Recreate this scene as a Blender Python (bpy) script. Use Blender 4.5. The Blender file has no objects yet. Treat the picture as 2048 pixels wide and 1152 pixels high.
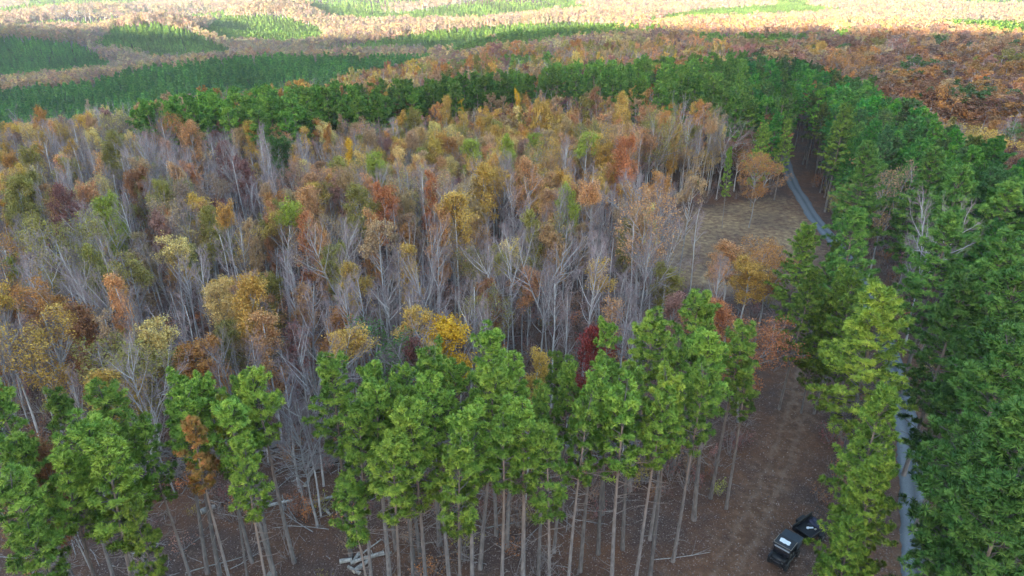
import bpy, math, random
import numpy as np
from mathutils import Vector, Matrix

# ------------------------------------------------------------------ camera, sky, sun, exposure
scene = bpy.context.scene
COL = scene.collection
PITCH = math.radians(25.0)
CAM_H = 45.0
F_PX = 1384.0                      # focal length in pixels of a 2048 px wide frame
cam_d = bpy.data.cameras.new("camera")
cam = bpy.data.objects.new("camera", cam_d); COL.objects.link(cam)
cam_d.sensor_width = 36.0
cam_d.lens = 36.0 * F_PX / 2048.0
cam_d.clip_start = 0.5
cam_d.clip_end = 20000
cam.location = (0, 0, CAM_H)
cam.rotation_euler = (math.pi/2 - PITCH, 0, 0)
scene.camera = cam

SUN_EL = math.radians(9.0)
SUN_AZ = math.atan2(-0.35, -1.0)   # direction towards the sun, x = sin, y = cos
world = bpy.data.worlds.new("World"); scene.world = world
world.use_nodes = True
wn = world.node_tree
bg = wn.nodes['Background']
sky = wn.nodes.new('ShaderNodeTexSky'); sky.sky_type = 'NISHITA'; sky.sun_disc = False
sky.sun_elevation = SUN_EL; sky.sun_rotation = SUN_AZ
wn.links.new(sky.outputs[0], bg.inputs[0]); bg.inputs[1].default_value = 0.15
sun_d = bpy.data.lights.new("sun", 'SUN'); sun_d.energy = 5.0; sun_d.angle = math.radians(0.8)
sun_d.color = (1.0, 0.88, 0.70)
sun = bpy.data.objects.new("sun", sun_d); COL.objects.link(sun)
sd = Vector((math.sin(SUN_AZ)*math.cos(SUN_EL), math.cos(SUN_AZ)*math.cos(SUN_EL), math.sin(SUN_EL)))
sun.rotation_euler = sd.to_track_quat('Z', 'Y').to_euler()
scene.view_settings.view_transform = 'Standard'
scene.view_settings.look = 'None'
scene.view_settings.exposure = 3.1
scene.view_settings.gamma = 1.0

rnd = random.Random(7)

# ------------------------------------------------------------------ terrain height
def sstep(a, b, x):
    t = np.clip((x-a)/(b-a), 0, 1); return t*t*(3-2*t)
BUMPS = [  # x, y, amplitude, sigma x, sigma y, rotation
    (-490, 700, 27, 72, 58, 0.0), (-426, 870, 30, 55, 70, 0.0), (-350, 1080, 27, 66, 80, 0.0),
    (-190, 505, 24, 105, 55, -0.05), (100, 560, 9, 110, 40, 0.05), (100, 850, 14, 150, 60, 0.1),
    (-160, 800, 8, 80, 50, 0.2), (420, 1000, 12, 160, 60, 0.0), (700, 900, 10, 120, 60, 0.1),
    (-700, 1350, 26, 160, 90, 0.2), (-60, 1200, 20, 150, 70, 0.15), (300, 1350, 24, 170, 80, -0.2),
    (-300, 1600, 26, 200, 90, 0.0), (700, 1500, 24, 220, 90, -0.1), (150, 1800, 26, 220, 90, 0.1), (-900, 1900, 30, 250, 100, 0)]
def ground_z(x, y):
    x = np.asarray(x, float); y = np.asarray(y, float)
    a = np.clip(x/np.maximum(y+15, 15), -.9, .9)
    edge = np.interp(a, [-.75, -.5, -.3, 0, .2, .45, .8], [134, 146, 178, 215, 260, 330, 420])
    drop = np.interp(a, [-.75, -.5, -.3, -.1, 0, .2, .45, .8], [50, 51, 47, 38, 33, 26, 22, 22])
    wid = np.interp(a, [-.75, -.5, -.3, -.1, 0, .2, .8], [120, 125, 160, 380, 560, 560, 500])
    z = -sstep(0, 1, (y-edge)/wid)*drop
    for bx, by, am, sx, sy, r in BUMPS:
        c, s = math.cos(r), math.sin(r)
        u = ((x-bx)*c + (y-by)*s)/sx; v = (-(x-bx)*s + (y-by)*c)/sy
        z = z + am*np.exp(-0.5*(u*u+v*v))
    far = sstep(850, 1300, y)
    z = z + far*(5*np.sin(x/61.0+y/97.0+1.3) + 4*np.sin(x/37.0-y/53.0) + 7*np.sin(y/83.0+0.6*np.sin(x/150.0)))
    near = 1-sstep(250, 400, y)
    z = z + near*(0.35*np.sin(x/17.0+1)+0.35*np.sin(y/13.0)+0.15*np.sin(x/5.1+y/4.3))
    # unseen high ridge behind the camera, shaped to block the low sun
    sx_, sy_ = math.sin(SUN_AZ), math.cos(SUN_AZ)
    d = x*sx_ + y*sy_
    z = z + (139 + 5*np.sin((x*sy_-y*sx_)/140.0))*sstep(110, 350, d)
    return z
def gz(x, y): return float(ground_z(x, y))

CP, SP = math.cos(PITCH), math.sin(PITCH)
def ray(px, py):
    v = (py-576)/F_PX; u = (px-1024)/F_PX
    return u, CP - v*SP, SP + v*CP          # x, forward, down per unit depth
def at(px, py, h=0.0):
    """world point of the pixel of the 2048x1152 photo, on the surface h metres above ground"""
    u, f, d = ray(px, py)
    z = h
    for _ in range(8):
        t = (CAM_H - z)/d
        z = gz(u*t, f*t) + h
    t = (CAM_H - z)/d
    return u*t, f*t, z-h
def project(x, y, z):
    """pixel (2048 frame) and depth of a world point; works on arrays"""
    dz = CAM_H - z
    depth = y*CP + dz*SP
    v = dz*CP - y*SP
    return 1024 + F_PX*x/depth, 576 + F_PX*v/depth, depth

def inside(poly, px, py):
    c = False; n = len(poly); j = n-1
    for i in range(n):
        xi, yi = poly[i]; xj, yj = poly[j]
        if (yi > py) != (yj > py) and px < (xj-xi)*(py-yi)/(yj-yi)+xi: c = not c
        j = i
    return c

# ------------------------------------------------------------------ tagging and mesh helpers
def tag(o, label=None, cat=None, group=None, kind=None):
    if label: o['label'] = label
    if cat: o['category'] = cat
    if group: o['group'] = group
    if kind: o['kind'] = kind
    return o
def empty(name, loc, rz=0.0, scale=(1, 1, 1)):
    o = bpy.data.objects.new(name, None); COL.objects.link(o)
    o.empty_display_size = 0.5
    o.location = loc; o.rotation_euler = (0, 0, rz); o.scale = scale
    return o

class MB:
    """collects vertices, faces, a per-vertex value and builds one mesh"""
    def __init__(s): s.V = []; s.F = []; s.A = []; s.n = 0; s.M = []; s.NV = []; s.hasn = False
    def add(s, V, F, a=0.5, m=0, nv=None):
        V = np.asarray(V, float).reshape(-1, 3)
        s.V.append(V); k = len(V)
        s.NV.append(np.zeros((k, 3)) if nv is None else nv)
        if nv is not None: s.hasn = True
        s.A.append(np.full(k, a) if np.isscalar(a) else np.asarray(a, float))
        F = np.asarray(F, int) + s.n
        s.F.append(F); s.M.append(np.full(len(F), m)); s.n += k
    def merge(s, o, m=0):
        s.NV += o.NV; s.hasn = s.hasn or o.hasn
        off = s.n
        for V in o.V: s.V.append(V)
        for F in o.F: s.F.append(F+off); s.M.append(np.full(len(F), m))
        for A in o.A: s.A.append(A)
        s.n += o.n
    def mesh(s, name, mats, smooth=False):
        me = bpy.data.meshes.new(name)
        V = np.concatenate(s.V); A = np.concatenate(s.A)
        me.vertices.add(len(V)); me.vertices.foreach_set('co', V.ravel())
        starts = []; loops = []; mi = []; pos = 0
        for F, M in zip(s.F, s.M):
            if len(F) == 0: continue
            k = F.shape[1]
            starts.append(np.arange(len(F))*k + pos); loops.append(F.ravel()); pos += len(F)*k
            mi.append(M)
        starts = np.concatenate(starts); loops = np.concatenate(loops); mi = np.concatenate(mi)
        me.loops.add(len(loops)); me.loops.foreach_set('vertex_index', loops.astype(np.int32))
        me.polygons.add(len(starts)); me.polygons.foreach_set('loop_start', starts.astype(np.int32))
        me.polygons.foreach_set('material_index', mi.astype(np.int32))
        if smooth: me.polygons.foreach_set('use_smooth', np.ones(len(starts), bool))
        at_ = me.attributes.new('var', 'FLOAT', 'POINT'); at_.data.foreach_set('value', A.astype(np.float32))
        me.update(calc_edges=True)
        if s.hasn:
            me.polygons.foreach_set('use_smooth', np.ones(len(starts), bool))
            me.normals_split_custom_set_from_vertices(np.concatenate(s.NV).tolist())
        else: me.validate()
        for m in (mats if isinstance(mats, (list, tuple)) else [mats]): me.materials.append(m)
        return me

def tube(mb, pts, rad, sides=5, a=0.5, cap=False):
    pts = np.asarray(pts, float); n = len(pts)
    tan = np.gradient(pts, axis=0); tan /= np.linalg.norm(tan, axis=1)[:, None]+1e-9
    ref = np.array([0, 0, 1.0]) if abs(tan[0][2]) < 0.9 else np.array([1.0, 0, 0])
    V = []
    for i in range(n):
        s_ = np.cross(tan[i], ref); s_ /= np.linalg.norm(s_)+1e-9
        b = np.cross(tan[i], s_)
        for k in range(sides):
            an = 2*math.pi*k/sides
            V.append(pts[i] + rad[i]*(math.cos(an)*s_ + math.sin(an)*b))
    F = []
    for i in range(n-1):
        for k in range(sides):
            k2 = (k+1) % sides
            F.append((i*sides+k, i*sides+k2, (i+1)*sides+k2, (i+1)*sides+k))
    mb.add(V, F, a)
    if cap:
        for i0 in (0, n-1):
            c = pts[i0]; VV = [c]+[V[i0*sides+k] for k in range(sides)]
            FF = [(0, 1+k, 1+(k+1) % sides) for k in range(sides)]
            mb.add(VV, FF, a)
def box(mb, c, s, rz=0.0, rx=0.0, ry=0.0, bev=0.0, a=0.5):
    """box, bevelled when bev > 0 (octagonal section on every axis)"""
    hx, hy, hz = s[0]/2, s[1]/2, s[2]/2
    R = np.array(Matrix.Rotation(rz, 3, 'Z') @ Matrix.Rotation(ry, 3, 'Y') @ Matrix.Rotation(rx, 3, 'X'))
    if bev <= 0:
        V = [(x, y, z) for x in (-hx, hx) for y in (-hy, hy) for z in (-hz, hz)]
        F = [(0, 1, 3, 2), (4, 6, 7, 5), (0, 4, 5, 1), (2, 3, 7, 6), (0, 2, 6, 4), (1, 5, 7, 3)]
        mb.add(np.array(V) @ R.T + np.array(c), F, a); return
    b = bev; rings = []
    def ring(z, ix):
        x, y = hx-ix, hy-ix
        return [(-x+b, -y, z), (x-b, -y, z), (x, -y+b, z), (x, y-b, z), (x-b, y, z), (-x+b, y, z), (-x, y-b, z), (-x, -y+b, z)]
    V = ring(-hz, b)+ring(-hz+b, 0)+ring(hz-b, 0)+ring(hz, b)
    F = []
    for r in range(3):
        for k in range(8):
            k2 = (k+1) % 8; F.append((r*8+k, r*8+k2, (r+1)*8+k2, (r+1)*8+k))
    V = np.array(V) @ R.T + np.array(c)
    mb.add(V, F, a)
    top = V[24:32]; bot = V[0:8]
    cc = top.mean(0); mb.add(np.vstack([cc, top]), [(0, 1+k, 1+(k+1) % 8) for k in range(8)], a)
    cc = bot.mean(0); mb.add(np.vstack([cc, bot]), [(0, 1+(k+1) % 8, 1+k) for k in range(8)], a)

# ------------------------------------------------------------------ materials
def new_mat(name):
    m = bpy.data.materials.new(name); m.use_nodes = True
    nt = m.node_tree
    return m, nt, nt.nodes['Principled BSDF']
def N(nt, t, **kw):
    n = nt.nodes.new(t)
    for k, v in kw.items(): setattr(n, k, v)
    return n
def L(nt, a, b): nt.links.new(a, b)

def foliage_mat(name, inst, trans=0.35, spread=0.5, h0=.53, h1=.47):
    m, nt, p = new_mat(name)
    if inst:
        src = N(nt, 'ShaderNodeAttribute', attribute_type='INSTANCER', attribute_name='tint').outputs['Color']
    else:
        src = N(nt, 'ShaderNodeObjectInfo').outputs['Color']
    va = N(nt, 'ShaderNodeAttribute', attribute_type='GEOMETRY', attribute_name='var').outputs['Fac']
    isl = N(nt, 'ShaderNodeNewGeometry').outputs['Random Per Island']
    mx = N(nt, 'ShaderNodeMath', operation='MULTIPLY_ADD'); mx.inputs[1].default_value = 0.25
    L(nt, isl, mx.inputs[0])
    m2 = N(nt, 'ShaderNodeMath', operation='MULTIPLY'); m2.inputs[1].default_value = 0.75
    L(nt, va, m2.inputs[0]); L(nt, m2.outputs[0], mx.inputs[2])
    mr = N(nt, 'ShaderNodeMapRange'); mr.inputs[3].default_value = 1-spread; mr.inputs[4].default_value = 1+spread
    L(nt, mx.outputs[0], mr.inputs[0])
    hs = N(nt, 'ShaderNodeHueSaturation')
    mh = N(nt, 'ShaderNodeMapRange'); mh.inputs[3].default_value = h0; mh.inputs[4].default_value = h1
    L(nt, va, mh.inputs[0]); L(nt, mh.outputs[0], hs.inputs['Hue'])
    L(nt, mr.outputs[0], hs.inputs['Value']); L(nt, src, hs.inputs['Color'])
    L(nt, hs.outputs[0], p.inputs['Base Color'])
    p.inputs['Roughness'].default_value = 0.62
    p.inputs['Specular IOR Level'].default_value = 0.25
    tr = N(nt, 'ShaderNodeBsdfTranslucent'); L(nt, hs.outputs[0], tr.inputs[0])
    mix = N(nt, 'ShaderNodeMixShader'); mix.inputs[0].default_value = trans
    L(nt, p.outputs[0], mix.inputs[1]); L(nt, tr.outputs[0], mix.inputs[2])
    L(nt, mix.outputs[0], nt.nodes['Material Output'].inputs[0])
    return m
def bark_mat(name, c0, c1, scale=6.0, top=None):
    m, nt, p = new_mat(name)
    tc = N(nt, 'ShaderNodeTexCoord'); mp = N(nt, 'ShaderNodeMapping'); mp.inputs['Scale'].default_value = (1, 1, 0.22)
    L(nt, tc.outputs['Object'], mp.inputs[0])
    no = N(nt, 'ShaderNodeTexNoise'); no.inputs['Scale'].default_value = scale; no.inputs['Detail'].default_value = 5
    L(nt, mp.outputs[0], no.inputs['Vector'])
    cr = N(nt, 'ShaderNodeValToRGB'); cr.color_ramp.elements[0].position = .3; cr.color_ramp.elements[1].position = .7
    cr.color_ramp.elements[0].color = (*c0, 1); cr.color_ramp.elements[1].color = (*c1, 1)
    L(nt, no.outputs[0], cr.inputs[0])
    oi = N(nt, 'ShaderNodeObjectInfo')
    mr = N(nt, 'ShaderNodeMapRange'); mr.inputs[3].default_value = 0.7; mr.inputs[4].default_value = 1.3
    L(nt, oi.outputs['Random'], mr.inputs[0])
    hs = N(nt, 'ShaderNodeHueSaturation'); L(nt, mr.outputs[0], hs.inputs['Value'])
    out = cr.outputs[0]
    if top:
        sx = N(nt, 'ShaderNodeSeparateXYZ'); L(nt, tc.outputs['Object'], sx.inputs[0])
        m1 = N(nt, 'ShaderNodeMapRange'); m1.inputs[1].default_value = 6; m1.inputs[2].default_value = 14
        m1.inputs[4].default_value = 0.7; L(nt, sx.outputs[2], m1.inputs[0])
        mxc = N(nt, 'ShaderNodeMix', data_type='RGBA'); mxc.inputs[7].default_value = (*top, 1)
        L(nt, m1.outputs[0], mxc.inputs[0]); L(nt, out, mxc.inputs[6]); out = mxc.outputs[2]
    L(nt, out, hs.inputs['Color']); L(nt, hs.outputs[0], p.inputs['Base Color'])
    p.inputs['Roughness'].default_value = 0.9
    bp = N(nt, 'ShaderNodeBump'); bp.inputs['Strength'].default_value = 0.6; bp.inputs['Distance'].default_value = 0.03
    L(nt, no.outputs[0], bp.inputs['Height']); L(nt, bp.outputs[0], p.inputs['Normal'])
    return m
def plain_mat(name, c, rough=0.6, metal=0.0, coat=0.0, vary=0.15, scale=3.0):
    m, nt, p = new_mat(name)
    tc = N(nt, 'ShaderNodeTexCoord'); no = N(nt, 'ShaderNodeTexNoise'); no.inputs['Scale'].default_value = scale
    no.inputs['Detail'].default_value = 6
    L(nt, tc.outputs['Object'], no.inputs['Vector'])
    cr = N(nt, 'ShaderNodeValToRGB')
    cr.color_ramp.elements[0].color = (*[v*(1-vary) for v in c], 1); cr.color_ramp.elements[1].color = (*[min(1, v*(1+vary)) for v in c], 1)
    L(nt, no.outputs[0], cr.inputs[0]); L(nt, cr.outputs[0], p.inputs['Base Color'])
    p.inputs['Roughness'].default_value = rough; p.inputs['Metallic'].default_value = metal
    p.inputs['Coat Weight'].default_value = coat
    return m

M_NEEDLE = foliage_mat('needles', False, 0.18, 0.55, .525, .47)
M_NEEDLE_I = foliage_mat('needles_far', True, 0.18, 0.55, .525, .47)
M_LEAF = foliage_mat('leaves', False, 0.3, 0.42, .488, .506)
M_LEAF_I = foliage_mat('leaves_far', True, 0.3, 0.42, .488, .506)
M_PBARK = bark_mat('pine_bark', (.10, .085, .08), (.25, .22, .20), 7, (.30, .19, .13))
M_PBRANCH = bark_mat('pine_branch_bark', (.07, .06, .052), (.16, .135, .115), 7)
M_HBARK = bark_mat('hardwood_bark', (.26, .25, .245), (.52, .50, .48), 5)
M_TWIG = plain_mat('twig_bark', (.27, .225, .21), .9, vary=.35, scale=.25)
def branch_mat():
    m, nt, p = new_mat('branch_bark')
    va = N(nt, 'ShaderNodeAttribute', attribute_type='GEOMETRY', attribute_name='var').outputs['Fac']
    cr = N(nt, 'ShaderNodeValToRGB'); e = cr.color_ramp.elements
    e[0].position = .30; e[0].color = (.37, .345, .33, 1); e[1].position = .8; e[1].color = (.25, .185, .185, 1)
    k = e.new(.6); k.color = (.25, .20, .185, 1)
    L(nt, va, cr.inputs[0]); oi = N(nt, 'ShaderNodeObjectInfo'); mr = N(nt, 'ShaderNodeMapRange'); mr.inputs[3].default_value = .7; mr.inputs[4].default_value = 1.35
    hs = N(nt, 'ShaderNodeHueSaturation'); L(nt, oi.outputs['Random'], mr.inputs[0]); L(nt, mr.outputs[0], hs.inputs['Value']); L(nt, cr.outputs[0], hs.inputs['Color'])
    L(nt, hs.outputs[0], p.inputs['Base Color']); p.inputs['Roughness'].default_value = .9
    return m
M_BRANCH = branch_mat()
M_DEAD = bark_mat('weathered_wood', (.12, .11, .105), (.32, .30, .28), 6)

# ------------------------------------------------------------------ the ground
ROAD_PX = [(1568, 300), (1574, 335), (1590, 375), (1615, 415), (1650, 462), (1692, 515), (1728, 580), (1762, 660), (1792, 750), (1812, 850), (1828, 980), (1833, 1080), (1836, 1160), (1836, 1400)]
TRACK_PX = [(1660, 560), (1640, 640), (1618, 720), (1600, 800), (1570, 890), (1535, 980), (1490, 1070), (1440, 1170), (1380, 1300)]
def smooth_path(pts, n):
    pts = np.array(pts, float); m = len(pts); out = []
    P = np.vstack([2*pts[0]-pts[1], pts, 2*pts[-1]-pts[-2]])
    for i in range(m-1):
        p0, p1, p2, p3 = P[i], P[i+1], P[i+2], P[i+3]
        for t in np.linspace(0, 1, n, endpoint=False):
            out.append(0.5*((2*p1)+(-p0+p2)*t+(2*p0-5*p1+4*p2-p3)*t*t+(-p0+3*p1-3*p2+p3)*t**3))
    out.append(pts[-1]); return np.array(out)
ROAD = smooth_path([at(*p)[:2] for p in ROAD_PX], 10)
TRACK = smooth_path([at(*p)[:2] for p in TRACK_PX], 10)
CLEAR_PX = [(1235, 470), (1300, 430), (1390, 412), (1480, 400), (1560, 392), (1600, 400), (1640, 455), (1665, 520), (1650, 570), (1560, 590), (1450, 590), (1350, 570), (1270, 520)]
CLEAR = np.array([at(*p)[:2] for p in CLEAR_PX])
def path_dist(P, x, y):
    x = np.asarray(x, float); y = np.asarray(y, float)
    d = np.full(x.shape, 1e9)
    for a, b in zip(P[:-1], P[1:]):
        ab = b-a; t = np.clip(((x-a[0])*ab[0]+(y-a[1])*ab[1])/(ab @ ab+1e-9), 0, 1)
        d = np.minimum(d, np.hypot(x-a[0]-t*ab[0], y-a[1]-t*ab[1]))
    return d
def poly_sd(P, x, y):
    """signed distance, negative inside"""
    x = np.asarray(x, float); y = np.asarray(y, float)
    d = path_dist(np.vstack([P, P[:1]]), x, y)
    c = np.zeros(x.shape, bool); n = len(P); j = n-1
    for i in range(n):
        xi, yi = P[i]; xj, yj = P[j]
        hit = ((yi > y) != (yj > y)) & (x < (xj-xi)*(y-yi)/(yj-yi+1e-12)+xi)
        c ^= hit; j = i
    return np.where(c, -d, d)

def ground_material():
    m, nt, p = new_mat('forest_floor')
    tc = N(nt, 'ShaderNodeTexCoord')
    def noise(s, d=6, r=0.6):
        n = N(nt, 'ShaderNodeTexNoise'); n.inputs['Scale'].default_value = s; n.inputs['Detail'].default_value = d
        n.inputs['Roughness'].default_value = r; L(nt, tc.outputs['Object'], n.inputs['Vector']); return n
    def ramp(inp, stops):
        c = N(nt, 'ShaderNodeValToRGB'); e = c.color_ramp.elements
        e[0].position, e[0].color = stops[0][0], (*stops[0][1], 1); e[1].position, e[1].color = stops[-1][0], (*stops[-1][1], 1)
        for q, col in stops[1:-1]:
            k = e.new(q); k.color = (*col, 1)
        L(nt, inp, c.inputs[0]); return c.outputs[0]
    def mix(f, a, b):
        x = N(nt, 'ShaderNodeMix', data_type='RGBA')
        if isinstance(f, float): x.inputs[0].default_value = f
        else: L(nt, f, x.inputs[0])
        L(nt, a, x.inputs[6]); L(nt, b, x.inputs[7]); return x.outputs[2]
    n_big = noise(0.13, 4).outputs[0]; n_mid = noise(1.1, 8, .7).outputs[0]; n_fine = noise(9.0, 6, .7).outputs[0]
    litter = ramp(n_fine, [(.3, (.042, .025, .020)), (.5, (.092, .056, .043)), (.68, (.18, .118, .088))])
    red = ramp(n_fine, [(.3, (.085, .036, .020)), (.7, (.23, .115, .062))])
    base = mix(ramp(n_big, [(.42, (0, 0, 0)), (.60, (1, 1, 1))]), litter, red)
    base = mix(ramp(n_mid, [(.35, (0.5, .5, .5)), (.65, (0, 0, 0))]), base, ramp(n_fine, [(.3, (.035, .024, .024)), (.7, (.09, .062, .055))]))
    # pale leaves and chips lying in the litter
    vo = N(nt, 'ShaderNodeTexVoronoi'); vo.inputs['Scale'].default_value = 4.5; L(nt, tc.outputs['Object'], vo.inputs['Vector'])
    sel = N(nt, 'ShaderNodeSeparateXYZ'); L(nt, vo.outputs['Color'], sel.inputs[0])
    gt = N(nt, 'ShaderNodeMath', operation='GREATER_THAN'); gt.inputs[1].default_value = 0.72; L(nt, sel.outputs[0], gt.inputs[0])
    lt = N(nt, 'ShaderNodeMath', operation='LESS_THAN'); lt.inputs[1].default_value = 0.30; L(nt, vo.outputs['Distance'], lt.inputs[0])
    ml = N(nt, 'ShaderNodeMath', operation='MULTIPLY'); L(nt, gt.outputs[0], ml.inputs[0]); L(nt, lt.outputs[0], ml.inputs[1])
    ml2 = N(nt, 'ShaderNodeMath', operation='MULTIPLY'); ml2.inputs[1].default_value = .45; L(nt, ml.outputs[0], ml2.inputs[0])
    leafc = ramp(sel.outputs[1], [(0, (.16, .085, .05)), (.5, (.24, .19, .17)), (1, (.42, .37, .33))])
    base = mix(ml2.outputs[0], base, leafc)
    # worn soil of the track, dry grass of the clearing (weights on the mesh)
    wt = N(nt, 'ShaderNodeAttribute', attribute_type='GEOMETRY', attribute_name='soil').outputs['Fac']
    wg = N(nt, 'ShaderNodeAttribute', attribute_type='GEOMETRY', attribute_name='grass').outputs['Fac']
    soil = ramp(n_mid, [(.3, (.075, .038, .023)), (.5, (.145, .08, .048)), (.68, (.24, .15, .10))])
    gr = ramp(n_mid, [(.32, (.14, .075, .042)), (.46, (.25, .155, .088)), (.62, (.40, .28, .14))])
    def wmul(w, s, c):
        a = N(nt, 'ShaderNodeMath', operation='MULTIPLY_ADD'); a.use_clamp = True
        L(nt, n_mid, a.inputs[0]); a.inputs[1].default_value = s
        b = N(nt, 'ShaderNodeMath', operation='MULTIPLY_ADD'); L(nt, w, b.inputs[0]); b.inputs[1].default_value = c; b.inputs[2].default_value = -s*0.75
        L(nt, b.outputs[0], a.inputs[2]); return a.outputs[0]
    base = mix(wmul(wt, 1.2, 1.25), base, soil)
    base = mix(wmul(wg, 1.2, 1.4), base, gr)
    wr = N(nt, 'ShaderNodeAttribute', attribute_type='GEOMETRY', attribute_name='rut').outputs['Fac']
    base = mix(wmul(wr, .9, 1.0), base, ramp(n_fine, [(.3, (.13, .08, .055)), (.7, (.28, .195, .14))]))
    n_dr = noise(.45, 7, .75).outputs[0]
    drift = ramp(n_dr, [(.56, (0, 0, 0)), (.66, (.6, .6, .6))])
    base = mix(drift, base, ramp(n_fine, [(.3, (.08, .05, .036)), (.5, (.165, .11, .08)), (.7, (.29, .21, .155))]))
    L(nt, base, p.inputs['Base Color']); p.inputs['Roughness'].default_value = 0.95
    p.inputs['Specular IOR Level'].default_value = 0.15
    bp = N(nt, 'ShaderNodeBump'); bp.inputs['Strength'].default_value = 0.8; bp.inputs['Distance'].default_value = 0.08
    L(nt, n_fine, bp.inputs['Height']); L(nt, bp.outputs[0], p.inputs['Normal'])
    return m
def build_ground():
    def axis(parts):
        o = []
        for a, b, s in parts: o += list(np.arange(a, b, s))
        o.append(parts[-1][1]); return np.array(o, float)
    X = axis([(-6000, -1600, 400), (-1600, -400, 30), (-400, -100, 8), (-100, -30, 1.0), (-30, 50, .45), (50, 110, 1.0), (110, 400, 8), (400, 1600, 30), (1600, 6000, 400)])
    Y = axis([(-3000, -600, 200), (-600, 0, 25), (0, 20, 5), (20, 28, 1.0), (28, 75, .45), (75, 160, 1.0), (160, 420, 5), (420, 2000, 15), (2000, 7000, 250)])
    gx, gy = np.meshgrid(X, Y)
    z = ground_z(gx, gy)
    z = z + np.where((gy > 20) & (gy < 160) & (abs(gx) < 100), 0.05*np.sin(gx*2.3+gy*1.7)*np.sin(gx*1.1-gy*2.9), 0)
    V = np.stack([gx, gy, z], -1).reshape(-1, 3)
    nx, ny = len(X), len(Y)
    i = np.arange(ny-1)[:, None]*nx + np.arange(nx-1)[None, :]
    F = np.stack([i, i+1, i+nx+1, i+nx], -1).reshape(-1, 4)
    mb = MB(); mb.add(V, F)
    me = mb.mesh('ground', ground_material(), smooth=True)
    fx, fy = V[:, 0], V[:, 1]
    soil = np.zeros(len(V)); grass = np.zeros(len(V))
    k = (fy > 10) & (fy < 200) & (abs(fx) < 120)
    dt = path_dist(TRACK, fx[k], fy[k]); dr = path_dist(ROAD, fx[k], fy[k])
    s = np.exp(-(dt/2.6)**2)*0.95
    s = np.maximum(s, np.exp(-(dr/3.2)**2)*0.6)
    bare = np.exp(-(((fx[k]-19)/9)**2+((fy[k]-38)/7)**2))
    s = np.maximum(s, bare*0.75)
    soil[k] = s
    rut = np.zeros(len(V)); wv = .12*np.sin(fx[k]*1.3+fy[k]*.9)
    rut[k] = np.exp(-((dt-.85+wv)/.28)**2)*.8
    cd = poly_sd(CLEAR, fx[k], fy[k])
    grass[k] = np.clip(0.35-cd/7.0, 0, .85)*(.75+.25*np.sin(fx[k]*.35)*np.sin(fy[k]*.3+1))
    for nme, arr in (('soil', soil), ('grass', grass), ('rut', rut)):
        a_ = me.attributes.new(nme, 'FLOAT', 'POINT'); a_.data.foreach_set('value', arr.astype(np.float32))
    o = bpy.data.objects.new('ground', me); COL.objects.link(o); tag(o, kind='structure')
build_ground()

def build_road():
    m, nt, p = new_mat('gravel')
    tc = N(nt, 'ShaderNodeTexCoord')
    n1 = N(nt, 'ShaderNodeTexNoise'); n1.inputs['Scale'].default_value = 14; n1.inputs['Detail'].default_value = 8; n1.inputs['Roughness'].default_value = .8
    n2 = N(nt, 'ShaderNodeTexNoise'); n2.inputs['Scale'].default_value = 0.6; n2.inputs['Detail'].default_value = 5
    L(nt, tc.outputs['Object'], n1.inputs['Vector']); L(nt, tc.outputs['Object'], n2.inputs['Vector'])
    cr = N(nt, 'ShaderNodeValToRGB'); cr.color_ramp.elements[0].position = .3; cr.color_ramp.elements[1].position = .7
    cr.color_ramp.elements[0].color = (.065, .078, .088, 1); cr.color_ramp.elements[1].color = (.19, .21, .225, 1)
    L(nt, n1.outputs[0], cr.inputs[0])
    va = N(nt, 'ShaderNodeAttribute', attribute_type='GEOMETRY', attribute_name='var').outputs['Fac']
    ad = N(nt, 'ShaderNodeMath', operation='MULTIPLY_ADD'); ad.inputs[1].default_value = .5; L(nt, n2.outputs[0], ad.inputs[0]); L(nt, va, ad.inputs[2])
    mr = N(nt, 'ShaderNodeMapRange'); mr.inputs[1].default_value = .3; mr.inputs[2].default_value = 1.0; mr.inputs[3].default_value = .62; mr.inputs[4].default_value = 1.15
    L(nt, ad.outputs[0], mr.inputs[0])
    hs = N(nt, 'ShaderNodeHueSaturation'); L(nt, cr.outputs[0], hs.inputs['Color']); L(nt, mr.outputs[0], hs.inputs['Value'])
    L(nt, hs.outputs[0], p.inputs['Base Color']); p.inputs['Roughness'].default_value = .95
    bp = N(nt, 'ShaderNodeBump'); bp.inputs['Strength'].default_value = .5; bp.inputs['Distance'].default_value = .03
    L(nt, n1.outputs[0], bp.inputs['Height']); L(nt, bp.outputs[0], p.inputs['Normal'])
    offs = np.array([-1.95, -1.6, -1.1, -0.55, 0, 0.55, 1.1, 1.6, 1.95])*.68
    wear = np.array([.1, .4, .95, .6, .0, .6, .95, .4, .1])
    P = ROAD; T = np.gradient(P, axis=0); T /= np.linalg.norm(T, axis=1)[:, None]; Nn = np.stack([-T[:, 1], T[:, 0]], 1)
    V = []; A = []
    r = random.Random(3)
    for q in range(len(P)):
        wob = [.12*math.sin(q*.9)+r.uniform(-.05, .05), .12*math.sin(q*.7+2)+r.uniform(-.05, .05)]
        for i, o_ in enumerate(offs):
            e = wob[0] if i == 0 else wob[1] if i == 8 else 0
            x, y = P[q]+Nn[q]*(o_+e)
            V.append((x, y, gz(x, y)+(.06 if 0 < i < 8 else -.03)+.05*(1-(o_/1.5)**2))); A.append(wear[i])
    F = [(q*9+i, q*9+i+1, (q+1)*9+i+1, (q+1)*9+i) for q in range(len(P)-1) for i in range(8)]
    mb = MB(); mb.add(V, F, A)
    o = bpy.data.objects.new('gravel_road', mb.mesh('gravel_road', m, smooth=True)); COL.objects.link(o); tag(o, kind='structure')
build_road()

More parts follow.
